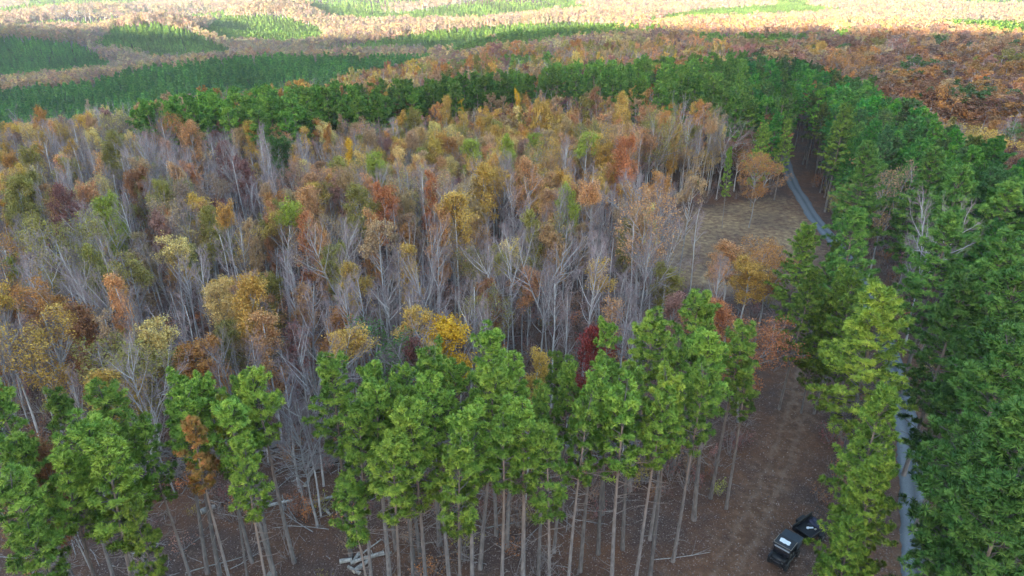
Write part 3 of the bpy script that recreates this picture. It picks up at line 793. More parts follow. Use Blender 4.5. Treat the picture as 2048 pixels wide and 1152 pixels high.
# autumn trees picked out of the photo: x, y, height, width, colour, model, variant, label
AT = [(915, 398, 18.5, 1.0, 'gold', 'autumn', 4, 'bright golden tree with tall pale trunk in the middle of the woods'),
 (866, 410, 18, .75, 'peach', 'autumn', 2, 'peach orange tree directly left of the bright golden tree'),
 (905, 648, 14, 1.15, 'yellow', 'autumn', 1, 'round yellow orange tree just behind the centre front pines'),
 (1178, 664, 15.5, .85, 'darkred', 'autumn', 0, 'deep red tree at the back of the front pines'),
 (850, 666, 14, .65, 'maroon', 'autumn', 5, 'dark maroon tree left of the round yellow orange tree'),
 (772, 656, 14, 1.2, 'green', 'autumnthin', 1, 'grey green vine covered tree left of the maroon tree'),
 (826, 630, 15, .75, 'gold', 'autumnthin', 0, 'golden speckled tree above the dark maroon tree'),
 (676, 648, 15, .95, 'gold', 'autumnthin', 2, 'gold topped leaning tree above the lone dark pine'),
 (520, 630, 15.5, .9, 'peach', 'autumn', 2, 'tall tan orange tree above the pale crowned front pine'),
 (392, 688, 13, .95, 'orange', 'autumn', 1, 'small round orange tree behind the left front pines'),
 (588, 642, 14, .8, 'maroon', 'autumnthin', 3, 'maroon grey thin tree right of the tall tan orange tree'),
 (300, 648, 15, .85, 'paleyellow', 'autumn', 4, 'pale yellow tree, brightest on the left side'),
 (240, 692, 14, 1.0, 'olive', 'autumn', 3, 'olive tree just left of the pale yellow tree'),
 (207, 745, 14, .8, 'gold', 'autumn', 0, 'golden sapling standing right behind the left front pines'),
 (42, 645, 15, 1.05, 'gold', 'autumn', 3, 'golden orange tree by the left edge, lower half'),
 (86, 570, 16, .9, 'orange', 'autumnthin', 0, 'rust orange domed tree near the left edge'),
 (152, 622, 16, .9, 'rust', 'autumn', 5, 'brown orange tree right below the rust orange domed tree'),
 (215, 398, 16, .75, 'lime', 'autumn', 1, 'bright green tree in the left woods'),
 (405, 418, 16, .75, 'olive', 'autumn', 0, 'olive yellow domed tree right of the bright green tree'),
 (545, 423, 17, .9, 'lime', 'autumnthin', 2, 'green topped tree left of the coral red column'),
 (600, 418, 17, .75, 'coral', 'autumn', 2, 'coral red column shaped tree left of centre'),
 (495, 430, 17, .45, 'tan', 'autumn', 2, 'very narrow tan column tree'),
 (640, 458, 16, .6, 'peach', 'autumn', 5, 'slim peach tree right of the coral red column'),
 (320, 485, 16, 1.0, 'paleyellow', 'autumnthin', 0, 'pale yellow speckled tree over grey bare stems'),
 (602, 386, 17, .8, 'peach', 'autumn', 0, 'orange tan tree behind the coral red column'),
 (126, 440, 17, 1.0, 'olive', 'autumn', 3, 'large olive tree in the left woods below the bright green tree'),
 (112, 378, 17, .85, 'maroon', 'autumn', 0, 'dusty maroon tree left of the bright green tree'),
 (32, 362, 17, 1.0, 'olive', 'autumn', 1, 'olive orange tree at the left edge, a third down the photo'),
 (712, 378, 17, .9, 'olive', 'autumn', 0, 'orange olive tree beside the red maroon tree'),
 (760, 378, 17, .75, 'coral', 'autumn', 1, 'red maroon tree left of the peach trees in the middle'),
 (742, 426, 17, .65, 'peach', 'autumn', 5, 'peach tree below the red maroon tree'),
 (820, 484, 16, .75, 'gold', 'autumn', 2, 'leaning gold tree left below the bright golden tree'),
 (757, 456, 17, .9, 'tan', 'autumnthin', 0, 'sparse tan tree left of the leaning gold tree'),
 (1132, 376, 17, .65, 'lime', 'autumn', 0, 'lime green tree right of the centre'),
 (1320, 396, 18.5, 1.1, 'peach', 'autumnthin', 1, 'orange topped tree with forked white limbs at the clearing'),
 (1375, 360, 17, .8, 'tan', 'autumnthin', 0, 'thin tan tree behind the forked white limbed tree'),
 (1190, 362, 18, .75, 'peach', 'autumnthin', 2, 'peach topped tree with white trunk right of the lime green tree'),
 (1328, 538, 11, .8, 'olive', 'autumn', 1, 'round yellow olive tree below the clearing'),
 (1220, 531, 14, .75, 'gold', 'autumnthin', 0, 'gold speckled thin tree left of the round yellow olive tree'),
 (1362, 592, 11, .75, 'pink', 'autumn', 0, 'small pink tree below the round yellow olive tree'),
 (1440, 606, 13.5, .9, 'coral', 'autumn', 0, 'coral red tree beside the dirt track, upper part'),
 (1508, 650, 12, .95, 'coral', 'autumn', 3, 'coral orange tree on the verge of the dirt track'),
 (1462, 488, 12, 1.0, 'peach', 'autumn', 0, 'orange gold tree at the lower edge of the clearing'),
 (1498, 525, 11, 1.0, 'gold', 'autumn', 1, 'gold olive bush tree below the orange gold tree'),
 (1545, 490, 12, .9, 'orange', 'autumn', 3, 'orange brown tree at the lower right of the clearing'),
 (1232, 592, 14, .75, 'peach', 'autumnthin', 3, 'peach leaved thin tree above the deep red tree'),
 (990, 548, 14, .75, 'rust', 'autumn', 2, 'rusty red tree in the thin woods right of centre'),
 (955, 588, 14, .6, 'olive', 'autumnthin', 1, 'thin olive tree left of the rusty red tree'),
 (1265, 280, 18, .85, 'coral', 'autumn', 1, 'coral topped tree upper right of centre'),
 (1325, 222, 20, 1.0, 'olive', 'autumnthin', 1, 'tall yellow olive tree with white spreading limbs'),
 (1394, 198, 19, .7, 'orange', 'autumn', 2, 'orange spire shaped tree against the dark pines'),
 (1250, 190, 19, .9, 'gold', 'autumn', 0, 'gold tree in front of the pine belt, right of centre'),
 (1192, 174, 19, .8, 'rust', 'autumn', 5, 'brown orange tree touching the pine belt'),
 (1018, 275, 17, .7, 'lime', 'autumn', 0, 'egg shaped yellow green tree'),
 (941, 284, 17, .8, 'lime', 'autumn', 4, 'lime topped tree left of the egg shaped yellow green tree'),
 (1172, 274, 18, .85, 'lime', 'autumnthin', 0, 'lime yellow tree left of the coral topped tree'),
 (1048, 324, 17.5, .95, 'peach', 'autumn', 0, 'peach orange tree below the egg shaped tree'),
 (978, 336, 17.5, .95, 'gold', 'autumn', 1, 'golden orange tree left of the peach orange tree'),
 (856, 350, 17, .65, 'coral', 'autumn', 5, 'slim coral tree above the peach orange tree'),
 (890, 196, 18, .6, 'gold', 'autumn', 0, 'golden tree standing against the pine belt'),
 (924, 190, 18, .45, 'yellow', 'autumn', 2, 'small bright yellow spire by the pine belt'),
 (1042, 180, 18, .45, 'yellow', 'autumn', 5, 'slim yellow tree in front of the pine belt'),
 (1074, 206, 18, .7, 'gold', 'autumn', 1, 'orange gold tree right of the slim yellow tree'),
 (645, 250, 17, .55, 'orange', 'autumn', 5, 'narrow orange tree left of the pine belt middle'),
 (612, 252, 17, .65, 'gold', 'autumn', 2, 'narrow gold tree beside the narrow orange tree'),
 (552, 280, 16, 1.0, 'green', 'autumn', 1, 'dark green olive round tree left of the yellow spire'),
 (690, 274, 17, .5, 'yellow', 'autumn', 2, 'yellow spire left of centre'),
 (500, 248, 17, .75, 'gold', 'autumn', 0, 'gold tree below the left part of the pine belt'),
 (385, 246, 17.5, 1.0, 'peach', 'autumn', 0, 'peach orange tree in the upper left woods'),
 (342, 236, 17, .95, 'orange', 'autumn', 3, 'orange domed tree in the upper left woods'),
 (222, 270, 17, 1.0, 'olive', 'autumn', 1, 'olive green rounded tree in the upper left woods'),
 (445, 289, 16, .95, 'maroon', 'autumn', 0, 'round maroon tree in the upper left woods'),
 (478, 325, 16, .75, 'maroon', 'autumn', 1, 'maroon tree right below the round maroon tree'),
 (170, 198, 19, .85, 'tan', 'autumnthin', 3, 'tall pale tan tree rising at the upper left'),
 (755, 310, 16.5, .75, 'lime', 'autumn', 4, 'lime tree between the yellow spire and the centre'),
 (680, 350, 16, .7, 'pink', 'autumn', 0, 'dusty pink tree above the orange olive tree'),
 (265, 345, 16, .8, 'rust', 'autumn', 1, 'rust tree above the bright green tree'),
 (1520, 310, 14, .85, 'orange', 'autumn', 3, 'orange leaved oak at the top of the clearing'),
 (1695, 372, 12, .8, 'olive', 'autumn', 0, 'yellow leaved small tree right of the gravel road'),
 (1790, 335, 18, 1.0, 'tan', 'autumnthin', 1, 'grey tan nearly bare tree in the right pine woods'),
 (1645, 85, 18, 1.1, 'gold', 'autumn', 0, 'gold tree behind the right pine belt'),
 (1700, 108, 18, 1.3, 'orange', 'autumn', 3, 'rounded orange tree behind the right pine belt')]
for px, py, H, s, c, pr, v, lab in AT: T('autumn', px, py, H, s*1.12, C[c], pr, lab, var=v)
# bare trees picked out of the photo
BT = [(590, 765, 15, .9, 'bare', 2, 'bare pinkish many stemmed tree in the gap of the front pines'),
 (605, 790, 13, .7, 'bare', 0, 'bare tree leaning right beside the pinkish many stemmed tree'),
 (575, 800, 12, .7, 'bare', 4, 'slim bare tree left of the pinkish many stemmed tree'),
 (1010, 480, 17, .9, 'bare', 2, 'bare white tree with upswept limbs right of the leaning gold tree'),
 (1085, 470, 18, 1.1, 'bare', 2, 'bare tree with wide candelabra limbs right of centre'),
 (1180, 490, 18, 1.05, 'bare', 0, 'bare pale tree with many fine limbs left of the clearing'),
 (1110, 555, 16, 1.0, 'bare', 4, 'rounded grey bare tree above the dark small pine'),
 (650, 455, 17, .9, 'bare', 2, 'bare white limbed tree right of the slim peach tree'),
 (250, 395, 17, .9, 'bare', 0, 'bare grey tree right of the bright green tree'),
 (440, 455, 17, .8, 'bare', 1, 'tall bare tree left of the very narrow tan column tree'),
 (375, 500, 17, .9, 'bare', 4, 'bare white trunked tree right of the pale yellow speckled tree'),
 (165, 495, 17, 1.0, 'bare', 2, 'bare white forked tree below the large olive tree'),
 (50, 470, 17, 1.0, 'bare', 4, 'bare pale tree with crooked trunk near the left edge'),
 (770, 560, 16, 1.0, 'bare', 2, 'bare white tree leaning left below the leaning gold tree'),
 (600, 560, 16, 1.0, 'bare', 0, 'grey bare tree below the coral red column'),
 (1890, 400, 20, 1.0, 'bare', 2, 'tall bare grey tree standing in the right pine woods')]
for px, py, H, s, pr, v, lab in BT: T('bare', px, py, H, s, None, pr, lab, var=v)

# ------------------------------------------------------------------ the rest of the woods
PINE_BAND = [(230, 236), (300, 205), (430, 190), (560, 186), (760, 172), (930, 158), (1100, 138), (1290, 124), (1450, 108), (1600, 126), (1720, 165), (1830, 215), (1960, 290), (2120, 380), (2120, 1300), (1900, 1300), (1890, 1000), (1860, 800), (1850, 620), (1800, 520), (1740, 440), (1660, 380), (1600, 300), (1560, 250), (1480, 226), (1420, 196), (1290, 186), (1180, 172), (1050, 180), (900, 200), (700, 222), (560, 246), (420, 248), (330, 238)]
YOUNG = [[(-80, 262), (-80, 178), (60, 168), (160, 158), (300, 128), (430, 112), (560, 104), (700, 108), (880, 104), (870, 118), (830, 132), (700, 158), (600, 190), (430, 192), (300, 205), (230, 236), (120, 235)],
 [(-80, 64), (60, 64), (150, 74), (232, 118), (205, 136), (100, 146), (-80, 162)],
 [(170, 82), (225, 44), (300, 35), (375, 50), (455, 86), (470, 104), (390, 108), (300, 112), (240, 96)],
 [(385, 52), (450, 24), (560, 22), (640, 46), (655, 72), (560, 84), (460, 78)],
 [(580, 98), (700, 78), (850, 55), (1000, 40), (1150, 34), (1262, 40), (1200, 58), (1000, 72), (850, 92), (700, 96)],
 [(820, 100), (900, 84), (1060, 66), (1240, 46), (1340, 50), (1330, 62), (1200, 74), (1060, 88), (930, 104)],
 [(860, 128), (960, 114), (1080, 102), (1130, 104), (1120, 122), (1000, 138), (900, 140)],
 [(1350, 70), (1420, 66), (1640, 68), (1720, 46), (1700, 70), (1560, 92), (1400, 88)],
 [(1850, 44), (1920, 28), (2120, 50), (2120, 76), (1960, 62)],
 [(1290, 30), (1400, 10), (1600, 0), (1740, 16), (1600, 26), (1400, 34), (1290, 46)],
 [(900, 10), (1050, -5), (1200, 5), (1180, 20), (1000, 26)], [(560, -10), (760, -10), (800, 12), (650, 18)]]
CLUMP = [(560, 152), (575, 120), (640, 112), (702, 120), (700, 150), (620, 160)]
def vnoise(x, y, s):
    return (math.sin(x/s+1.7*math.sin(y/s*.7))+math.sin(y/s*1.3+2.1*math.sin(x/s*.6+1)))*.25+.5
LMK = [t for t in TREES]
for t in LMK:
    _, _, dp = project(t['x'], t['y'], t['z']+t['H']); t['dp'] = float(dp)
    t['rpx'] = 2.1*t['R']*F_PX/float(dp)
occ = np.array([(t['px'], t['py'], t['rpx'], t['dp']) for t in LMK if t['kind'] != 'pine' or t['py'] < 700])
lmxy = np.array([(t['x'], t['y'], 1.6 if t['kind'] != 'pine' else 2.3) for t in LMK])
PAL_MID = ['gold']*9+['peach']*4+['tan']*4+['paleyellow']*2+['olive']*4+['orange']*3+['rust', 'brown', 'maroon', 'pink', 'pink', 'lime']
PAL_RIGHT = ['orange']*6+['brown']*4+['rust']*5+['tan']*3+['peach']*2+['gold']*2+['olive']*2+['pink']*2+['maroon']*2+['peach']*2
PAL_FAR = ['peach']*3+['tan']*6+['pink']*2+['paleyellow']*3+['brown']*2+['gold']*3+['olive']*2
FILL = []
def jit(c, r, a=.18):
    f = 1+r.uniform(-a, a); return tuple(min(1, v*f*(1+r.uniform(-.08, .08))) for v in c)
def fill(D0, D1, step, r):
    y = D0
    while y < D1:
        half = y*.80+25
        x = -half
        while x < half:
            xx, yy = x+r.uniform(-.48, .48)*step, y+r.uniform(-.48, .48)*step
            x += step
            zz = gz(xx, yy)
            H = r.uniform(14, 18.5)
            u, v, dp = project(xx, yy, zz+H); u = float(u); v = float(v); dp = float(dp)
            if u < -90 or u > 2140 or v < -60: continue
            bu, bv, _ = project(xx, yy, zz)
            if yy < 170:
                dr_ = float(path_dist(ROAD, xx, yy))
                if dr_ < (12 if yy < 60 and xx > 20 else 8.0 if yy < 110 else 4.2) or (yy < 80 and float(path_dist(TRACK, xx, yy)) < 4.0): continue
                if float(poly_sd(CLEAR, xx, yy)) < 1.0: continue
            pine_z = inside(PINE_BAND, u, v)
            if yy < 110:
                hid = False
                for f in (.35, .6, .85, 1.0):
                    mu, mv, _ = project(xx, yy, zz+H*f)
                    if mu > 1370 and inside(CLEAR_PX, float(mu), float(mv)): hid = True
                if hid and r.random() < .93: continue
            if not pine_z and v > 690: continue
            if not pine_z and u > 1540 and v > 330: continue
            if pine_z and v > 330 and bu < 1900 and yy < 95 and xx < 28: continue
            ju, jv = u+r.uniform(-9, 9), v+r.uniform(-2.5, 2.5)+max(0, H-12)*F_PX/dp*.9
            young = any(inside(p, ju, jv) for p in YOUNG) or (yy > 1050 and vnoise(xx, yy, 95) > .40) and not inside(CLUMP, u, v)
            if yy < 240 and len(lmxy):
                if (np.hypot(lmxy[:, 0]-xx, lmxy[:, 1]-yy) < lmxy[:, 2]).any(): continue
            FILL.append((xx, yy, zz, H, u, v, dp, pine_z and yy < 420, young, float(bv)))
        y += step*.95
r = random.Random(11)
fill(50, 175, 3.05, r); fill(175, 380, 3.9, r); fill(380, 600, 4.1, r); fill(600, 1150, 3.9, r); fill(1150, 2500, 10, r)
LIST = {'pine': [], 'autumn': [], 'bare': []}
for xx, yy, zz, H, u, v, dp, pz, yg, bv in FILL:
    rr = r.random(); rot = r.uniform(0, 6.28)
    if yg and yy > 250:
        if r.random() < .03: pass
        sc = r.uniform(.8, 1.12)*(1 if yy < 600 else .78)
        if yy > 1200: sc *= 1.5
        g = (.13, .33, .05) if yy < 700 and u < 900 else (.22, .36, .06)  # farther plantations: yellower green with the sunlight put into the colour
        LIST['pine'].append(dict(x=xx, y=yy, z=zz, H=12*sc, R=sc*1.05, col=jit([q_*(.75+.5*vnoise(xx, yy, 14)) for q_ in g], r, .22), proto='youngpine', px=u, py=v, dp=dp))
        continue
    if pz:
        if yy < 330:
            if rr > .72: continue
        elif rr > .8: continue
        Hh = min(20, H*1.06) if yy > 110 else r.uniform(17, 21)
        if r.random() < .05 and yy > 120:
            LIST['autumn'].append(dict(x=xx, y=yy, z=zz, H=15, R=.9, col=jit(C[r.choice(PAL_RIGHT)], r), proto='autumnmid', px=u, py=v, dp=dp)); continue
        dark = .62+.5*vnoise(xx, yy, 23)
        right = u > 1500  # right woods: darker uneven greens, deep shade between crowns put into colour
        pr = 'midpine' if yy > 140 else ('fullpine' if right else 'pine')
        if yy > 420: pr = 'youngpine'
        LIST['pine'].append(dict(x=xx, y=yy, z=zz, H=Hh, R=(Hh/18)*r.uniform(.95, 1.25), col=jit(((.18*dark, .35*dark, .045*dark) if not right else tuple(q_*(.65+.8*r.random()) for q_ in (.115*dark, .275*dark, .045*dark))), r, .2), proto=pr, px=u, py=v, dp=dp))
        continue
    # hardwoods
    n = vnoise(xx, yy, 19); n2 = vnoise(xx+70, yy-30, 37)
    if yy < 330:
        if v > 430: pb = .62 if u < 900 else .52
        elif v > 300: pb = .36
        else: pb = .26
        if u < 260 and v < 430: pb = .52
        if u > 1480: pb = .12
        thin = 0.0
        if 820 < u < 1330 and 470 < v < 690: thin = .58
        elif 820 < u < 1250 and v > 400: thin = .35
        elif 250 < u < 820 and v > 600: thin = .25
        if r.random() < thin: continue
        pb += (n-.5)*.5
        if r.random() < pb:
            # keep the picked trees in view
            if len(occ):
                q = (np.abs(occ[:, 0]-u) < occ[:, 2]*.75) & (v-occ[:, 1] < occ[:, 2]*1.6) & (v > occ[:, 1]-8) & (occ[:, 3] > dp)
                if q.any() and r.random() < .8: continue
            LIST['bare'].append(dict(x=xx, y=yy, z=zz, H=H*r.uniform(.85, 1.05), R=r.uniform(.55, .95), col=None, proto='bare' if yy < 150 else 'baremid', px=u, py=v, dp=dp))
        else:
            if len(occ):
                q = (np.abs(occ[:, 0]-u) < occ[:, 2]*1.3) & (v-occ[:, 1] < occ[:, 2]*2.6) & (v > occ[:, 1]-30) & (occ[:, 3] > dp)
                if q.any(): continue
            pal = PAL_RIGHT if u > 1480 else PAL_MID
            c = pal[int((n2*.55+r.random()*.45)*len(pal)) % len(pal)] if r.random() < .5 else r.choice(pal)
            wide = 1
            if u > 1480 and yy > 110 and r.random() < .45: continue
            if u > 1480 and r.random() < .07: c = 'green'
            if yy < 150: pr = 'autumn' if r.random() < .55 else 'autumnthin'
            else: pr = 'autumnmid'
            LIST['autumn'].append(dict(x=xx, y=yy, z=zz, H=H*r.uniform(.8, 1.0), R=(r.uniform(.62, 1.0) if u < 1480 or yy < 110 else r.uniform(1.15, 1.75)), col=jit([w_*(.95 if u > 1400 else .97) for w_ in C[c]], r), cw=c, proto=pr, px=u, py=v, dp=dp))
    else:
        if yy > 620 and r.random() < .1: continue
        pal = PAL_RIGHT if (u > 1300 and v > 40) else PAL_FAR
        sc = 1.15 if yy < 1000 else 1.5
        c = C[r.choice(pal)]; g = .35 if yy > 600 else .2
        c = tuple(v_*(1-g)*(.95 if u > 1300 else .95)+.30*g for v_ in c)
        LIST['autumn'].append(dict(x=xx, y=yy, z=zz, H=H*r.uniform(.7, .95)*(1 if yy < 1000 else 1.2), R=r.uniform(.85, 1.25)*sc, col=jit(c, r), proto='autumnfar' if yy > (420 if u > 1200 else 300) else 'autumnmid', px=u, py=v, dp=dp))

# ------------------------------------------------------------------ labels for the trees without one of their own
ORD = ['nearest', 'second nearest', 'third nearest', 'fourth nearest', 'fifth nearest', 'sixth nearest', 'seventh nearest', 'eighth nearest', 'ninth nearest', 'tenth nearest'] + [w+' nearest' for w in ('eleventh twelfth thirteenth fourteenth fifteenth sixteenth seventeenth eighteenth nineteenth twentieth twenty-first twenty-second twenty-third twenty-fourth twenty-fifth twenty-sixth twenty-seventh twenty-eighth twenty-ninth thirtieth').split()]
SHORT = [(t['px'], t['py'], t['label']) for t in LMK]+[(1575, 330, 'far end of the gravel road'), (1700, 470, 'middle bend of the gravel road'),
         (1850, 1000, 'near end of the gravel road'), (2048, 560, 'right edge at mid height'), (2048, 1000, 'lower right corner of the photo'), (2048, 380, 'right edge a third down'),
         (1400, 430, 'left end of the dry clearing'), (1600, 560, 'lower end of the dry clearing'), (0, 400, 'left edge a third down'), (0, 560, 'left edge at mid height'), (1850, 240, 'upper right corner of the pine woods'),
         (1500, 140, 'top of the dark pine belt'), (1950, 460, 'middle of the right pine woods'), (1720, 180, 'upper bulge of the dark pine belt')]
GROUPS = {'pine': 'tall pines in the front row and the right hand woods', 'autumn': 'autumn coloured hardwoods in the woods', 'bare': 'bare grey trees in the woods'}
def colour_word(t):
    if t.get('cw'): return WORD[t['cw']]
    if t['col'] is None: return 'bare grey'
    best = min(C, key=lambda k: sum((a-b)**2 for a, b in zip(C[k], t['col']))); return WORD[best]
def auto_labels(kind, lst):
    noun = {'pine': 'pine', 'autumn': 'tree', 'bare': 'tree'}[kind]
    buckets = {}
    for t in lst:
        if t.get('label'): continue
        if kind == 'pine': look = 'dark green' if sum(t['col']) < .31 else 'mid green'
        else: look = colour_word(t)
        d, k = min(((t['px']-s[0])**2+(2*(t['py']-s[1]))**2, i) for i, s in enumerate(SHORT) if len(s[2].split()) <= 8)
        s = SHORT[k]; dx, dy = t['px']-s[0], t['py']-s[1]
        if abs(dx) > 1.2*abs(dy): w = 'right of' if dx > 0 else 'left of'
        else: w = 'below' if dy > 0 else 'above'
        buckets.setdefault((look, w, k), []).append((d, t))
    for (look, w, k), L_ in buckets.items():
        L_.sort(key=lambda q: q[0])
        for i, (d, t) in enumerate(L_):
            o = (ORD[i] if i < 30 else 'farther') 
            t['label'] = ('%s %s, %s %s the %s' % (look, noun, o, w, SHORT[k][2]))
            if len(L_) == 1: t['label'] = '%s %s just %s the %s' % (look, noun, w, SHORT[k][2])

BARK_TONE = (1, 1, 1, 1)
NAME = {'pine': 'pine_tree', 'autumn': 'autumn_tree', 'bare': 'bare_tree'}
CAT = {'pine': 'pine tree', 'autumn': 'autumn tree', 'bare': 'bare tree'}
BASEH = {'pine': 18, 'fullpine': 18, 'midpine': 18, 'youngpine': 12}
def put_tree(t, kind, r):
    pr = PROTO[t['proto']]; v = t.get('var'); v = r.randrange(len(pr)) if v is None else v % len(pr)
    tm, bm_, lm, _ = pr[v]
    h0 = BASEH.get(t['proto'], 17)
    root = empty(NAME[kind], (t['x'], t['y'], t['z']), r.uniform(0, 6.28), (t['R'], t['R'], t['H']/h0))
    tl = .055 if kind != 'autumn' else .04; root.rotation_euler[0] = r.uniform(-tl, tl); root.rotation_euler[1] = r.uniform(-tl, tl)
    tag(root, t['label'], CAT[kind], GROUPS[kind])
    names = [('trunk', tm), ('branches', bm_), ('crown', lm)]
    for n_, me in names:
        if me is None: continue
        o = bpy.data.objects.new(n_, me); COL.objects.link(o); o.parent = root
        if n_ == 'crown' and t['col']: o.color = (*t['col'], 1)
rt = random.Random(5)
REST = {}
for kind in ('pine', 'autumn', 'bare'):
    own = [t for t in LMK if t['kind'] == kind]
    more = sorted([t for t in LIST[kind] if -30 < t['px'] < 2078 and t['py'] > -10], key=lambda t: t['dp']/(t['R']*t['H']**.5))
    take = more[:max(0, 298-len(own))]
    ids = set(id(t) for t in take)
    REST[kind] = [t for t in LIST[kind] if id(t) not in ids]
    auto_labels(kind, take)
    for t in own+take: put_tree(t, kind, rt)

def scatter(name, items, protos, label=None, cat=None):
    """one object: instances of the prototype meshes on a cloud of points (uncountable stuff)"""
    coll = bpy.data.collections.new(name+'_models'); idx = {}
    k = 0
    for pk in protos:
        for j, me in enumerate(protos[pk]):
            o = bpy.data.objects.new('%s_model_%03d' % (name, k), me); coll.objects.link(o); idx[(pk, j)] = k; k += 1
    n = len(items); r = random.Random(len(name))
    me = bpy.data.meshes.new(name); me.vertices.add(n)
    co = np.empty((n, 3)); ii = np.empty(n, np.int32); rot = np.empty((n, 3), np.float32); sc = np.empty((n, 3), np.float32); ti = np.ones((n, 4), np.float32)
    for i, t in enumerate(items):
        co[i] = (t['x'], t['y'], t['z']); j = r.randrange(len(protos[t['proto']])); ii[i] = idx[(t['proto'], j)]
        rot[i] = (r.uniform(-.04, .04), r.uniform(-.04, .04), r.uniform(0, 6.28)); sc[i] = (t['R'], t['R'], t['H']/BASEH.get(t['proto'], t.get('h0', 17)))
        if t['col']: ti[i, :3] = t['col']
    me.vertices.foreach_set('co', co.ravel())
    me.attributes.new('idx', 'INT', 'POINT').data.foreach_set('value', ii)
    me.attributes.new('rot', 'FLOAT_VECTOR', 'POINT').data.foreach_set('vector', rot.ravel())
    me.attributes.new('scl', 'FLOAT_VECTOR', 'POINT').data.foreach_set('vector', sc.ravel())
    me.attributes.new('tint', 'FLOAT_COLOR', 'POINT').data.foreach_set('color', ti.ravel())
    me.update()
    ob = bpy.data.objects.new(name, me); COL.objects.link(ob)
    ng = bpy.data.node_groups.new(name, 'GeometryNodeTree')
    ng.interface.new_socket('Geometry', in_out='INPUT', socket_type='NodeSocketGeometry')
    ng.interface.new_socket('Geometry', in_out='OUTPUT', socket_type='NodeSocketGeometry')
    gi = ng.nodes.new('NodeGroupInput'); go = ng.nodes.new('NodeGroupOutput')
    ci = ng.nodes.new('GeometryNodeCollectionInfo'); ci.inputs[0].default_value = coll
    ci.inputs['Separate Children'].default_value = True; ci.inputs['Reset Children'].default_value = True
    ip = ng.nodes.new('GeometryNodeInstanceOnPoints'); ip.inputs['Pick Instance'].default_value = True
    def na(nm, ty):
        a = ng.nodes.new('GeometryNodeInputNamedAttribute'); a.data_type = ty; a.inputs[0].default_value = nm; return a.outputs[0]
    e2r = ng.nodes.new('FunctionNodeEulerToRotation')
    ng.links.new(na('rot', 'FLOAT_VECTOR'), e2r.inputs[0])
    mp = ng.nodes.new('GeometryNodeMeshToPoints')
    ng.links.new(gi.outputs[0], mp.inputs[0]); ng.links.new(mp.outputs[0], ip.inputs['Points'])
    ng.links.new(ci.outputs[0], ip.inputs['Instance']); ng.links.new(na('idx', 'INT'), ip.inputs['Instance Index'])
    ng.links.new(e2r.outputs[0], ip.inputs['Rotation']); ng.links.new(na('scl', 'FLOAT_VECTOR'), ip.inputs['Scale'])
    ng.links.new(ip.outputs[0], go.inputs[0])
    md = ob.modifiers.new('scatter', 'NODES'); md.node_group = ng
    tag(ob, label, cat, kind='stuff')
    return ob
def whole(keys): return {k: [p[3] for p in PROTO[k]] for k in keys}
scatter('pine_forest', REST['pine'], whole(['pine', 'fullpine', 'midpine', 'youngpine']), 'distant green pine belts and plantations covering the rolling hills', 'pine forest')
scatter('autumn_woodland', REST['autumn'], whole(['autumn', 'autumnthin', 'autumnmid', 'autumnfar']), 'distant mass of orange, brown and tan hardwood crowns', 'woodland')
scatter('bare_woodland', REST['bare'], whole(['bare', 'baremid']), 'dense grey mass of leafless stems and twigs farther back in the woods', 'woodland')
print('TREES', {k: (len(LIST[k]), len(REST[k])) for k in LIST})

# ------------------------------------------------------------------ undergrowth, litter, fallen wood
def make_shrub(seed, h=2.2, leaf=0, n=9):
    rng = np.random.default_rng(seed); bb, lb = MB(), MB(); tips = []
    for k in range(n):
        an = rng.uniform(0, 6.28); p = np.array([math.cos(an)*.15, math.sin(an)*.15, -.1])
        d = unit(np.array([math.cos(an)*rng.uniform(.1, .7), math.sin(an)*rng.uniform(.1, .7), 1.0])); ln = h*rng.uniform(.5, 1.1)
        pts = [p]
        for q in range(3): d = unit(d+rng.normal(size=3)*.15); pts.append(pts[-1]+d*ln/3)
        tube(bb, pts, [.022, .015, .01, .004], 3)
        for q in range(9):
            f = rng.uniform(.25, 1); i = min(2, int(f*3)); pp = pts[i]+(pts[i+1]-pts[i])*(f*3-i)
            e = pp+unit(d+rng.normal(size=3)*.6)*rng.uniform(.25, .7); tips.append(e)
            s_ = unit(np.cross(e-pp, rng.normal(size=3)))*.009
            bb.add([pp-s_, pp+s_, e], [(0, 1, 2)], .5)
    if leaf:
        T_ = np.array(tips)[rng.integers(0, len(tips), leaf)]
        leaves(lb, T_+rng.normal(size=(leaf, 3))*.13, rng, .085)
    al = MB(); al.merge(bb, 0)
    if leaf: al.merge(lb, 1)
    return al.mesh('shrub_%d' % seed, [M_TWIG, M_LEAF_I])
SHR = {'bare': [make_shrub(i, 2.4+.4*i, 0, 12) for i in range(3)], 'leafy': [make_shrub(10+i, 1.6+.5*i, 160+80*i, 10) for i in range(3)]}
r = random.Random(21); items = []
while len(items) < 4200:
    y_ = 26+130*r.random()**.8; x_ = r.uniform(-1, 1)*(y_*.78+14)
    u, v, dp = project(x_, y_, gz(x_, y_)+1)
    if not (-40 < u < 2090 and v < 1200): continue
    if float(path_dist(ROAD, x_, y_)) < 3.4 or (y_ < 75 and float(path_dist(TRACK, x_, y_)) < 3.6) or float(poly_sd(CLEAR, x_, y_)) < .5: continue
    if y_ < 50 and x_ > 4 and x_ < 30 and r.random() < .93: continue
    if y_ < 47 and r.random() < .8: continue
    lf = r.random() < .45
    c = r.choice(['maroon', 'brown', 'rust', 'pink', 'brown', 'maroon', 'olive', 'coral'])
    sc = r.uniform(.5, 1.15)
    items.append(dict(x=x_, y=y_, z=gz(x_, y_), R=sc, H=17*sc, col=jit(C[c], r) if lf else None, proto='leafy' if lf else 'bare'))
scatter('undergrowth', items, SHR, 'low brown and reddish brush growing between the trunks', 'undergrowth')

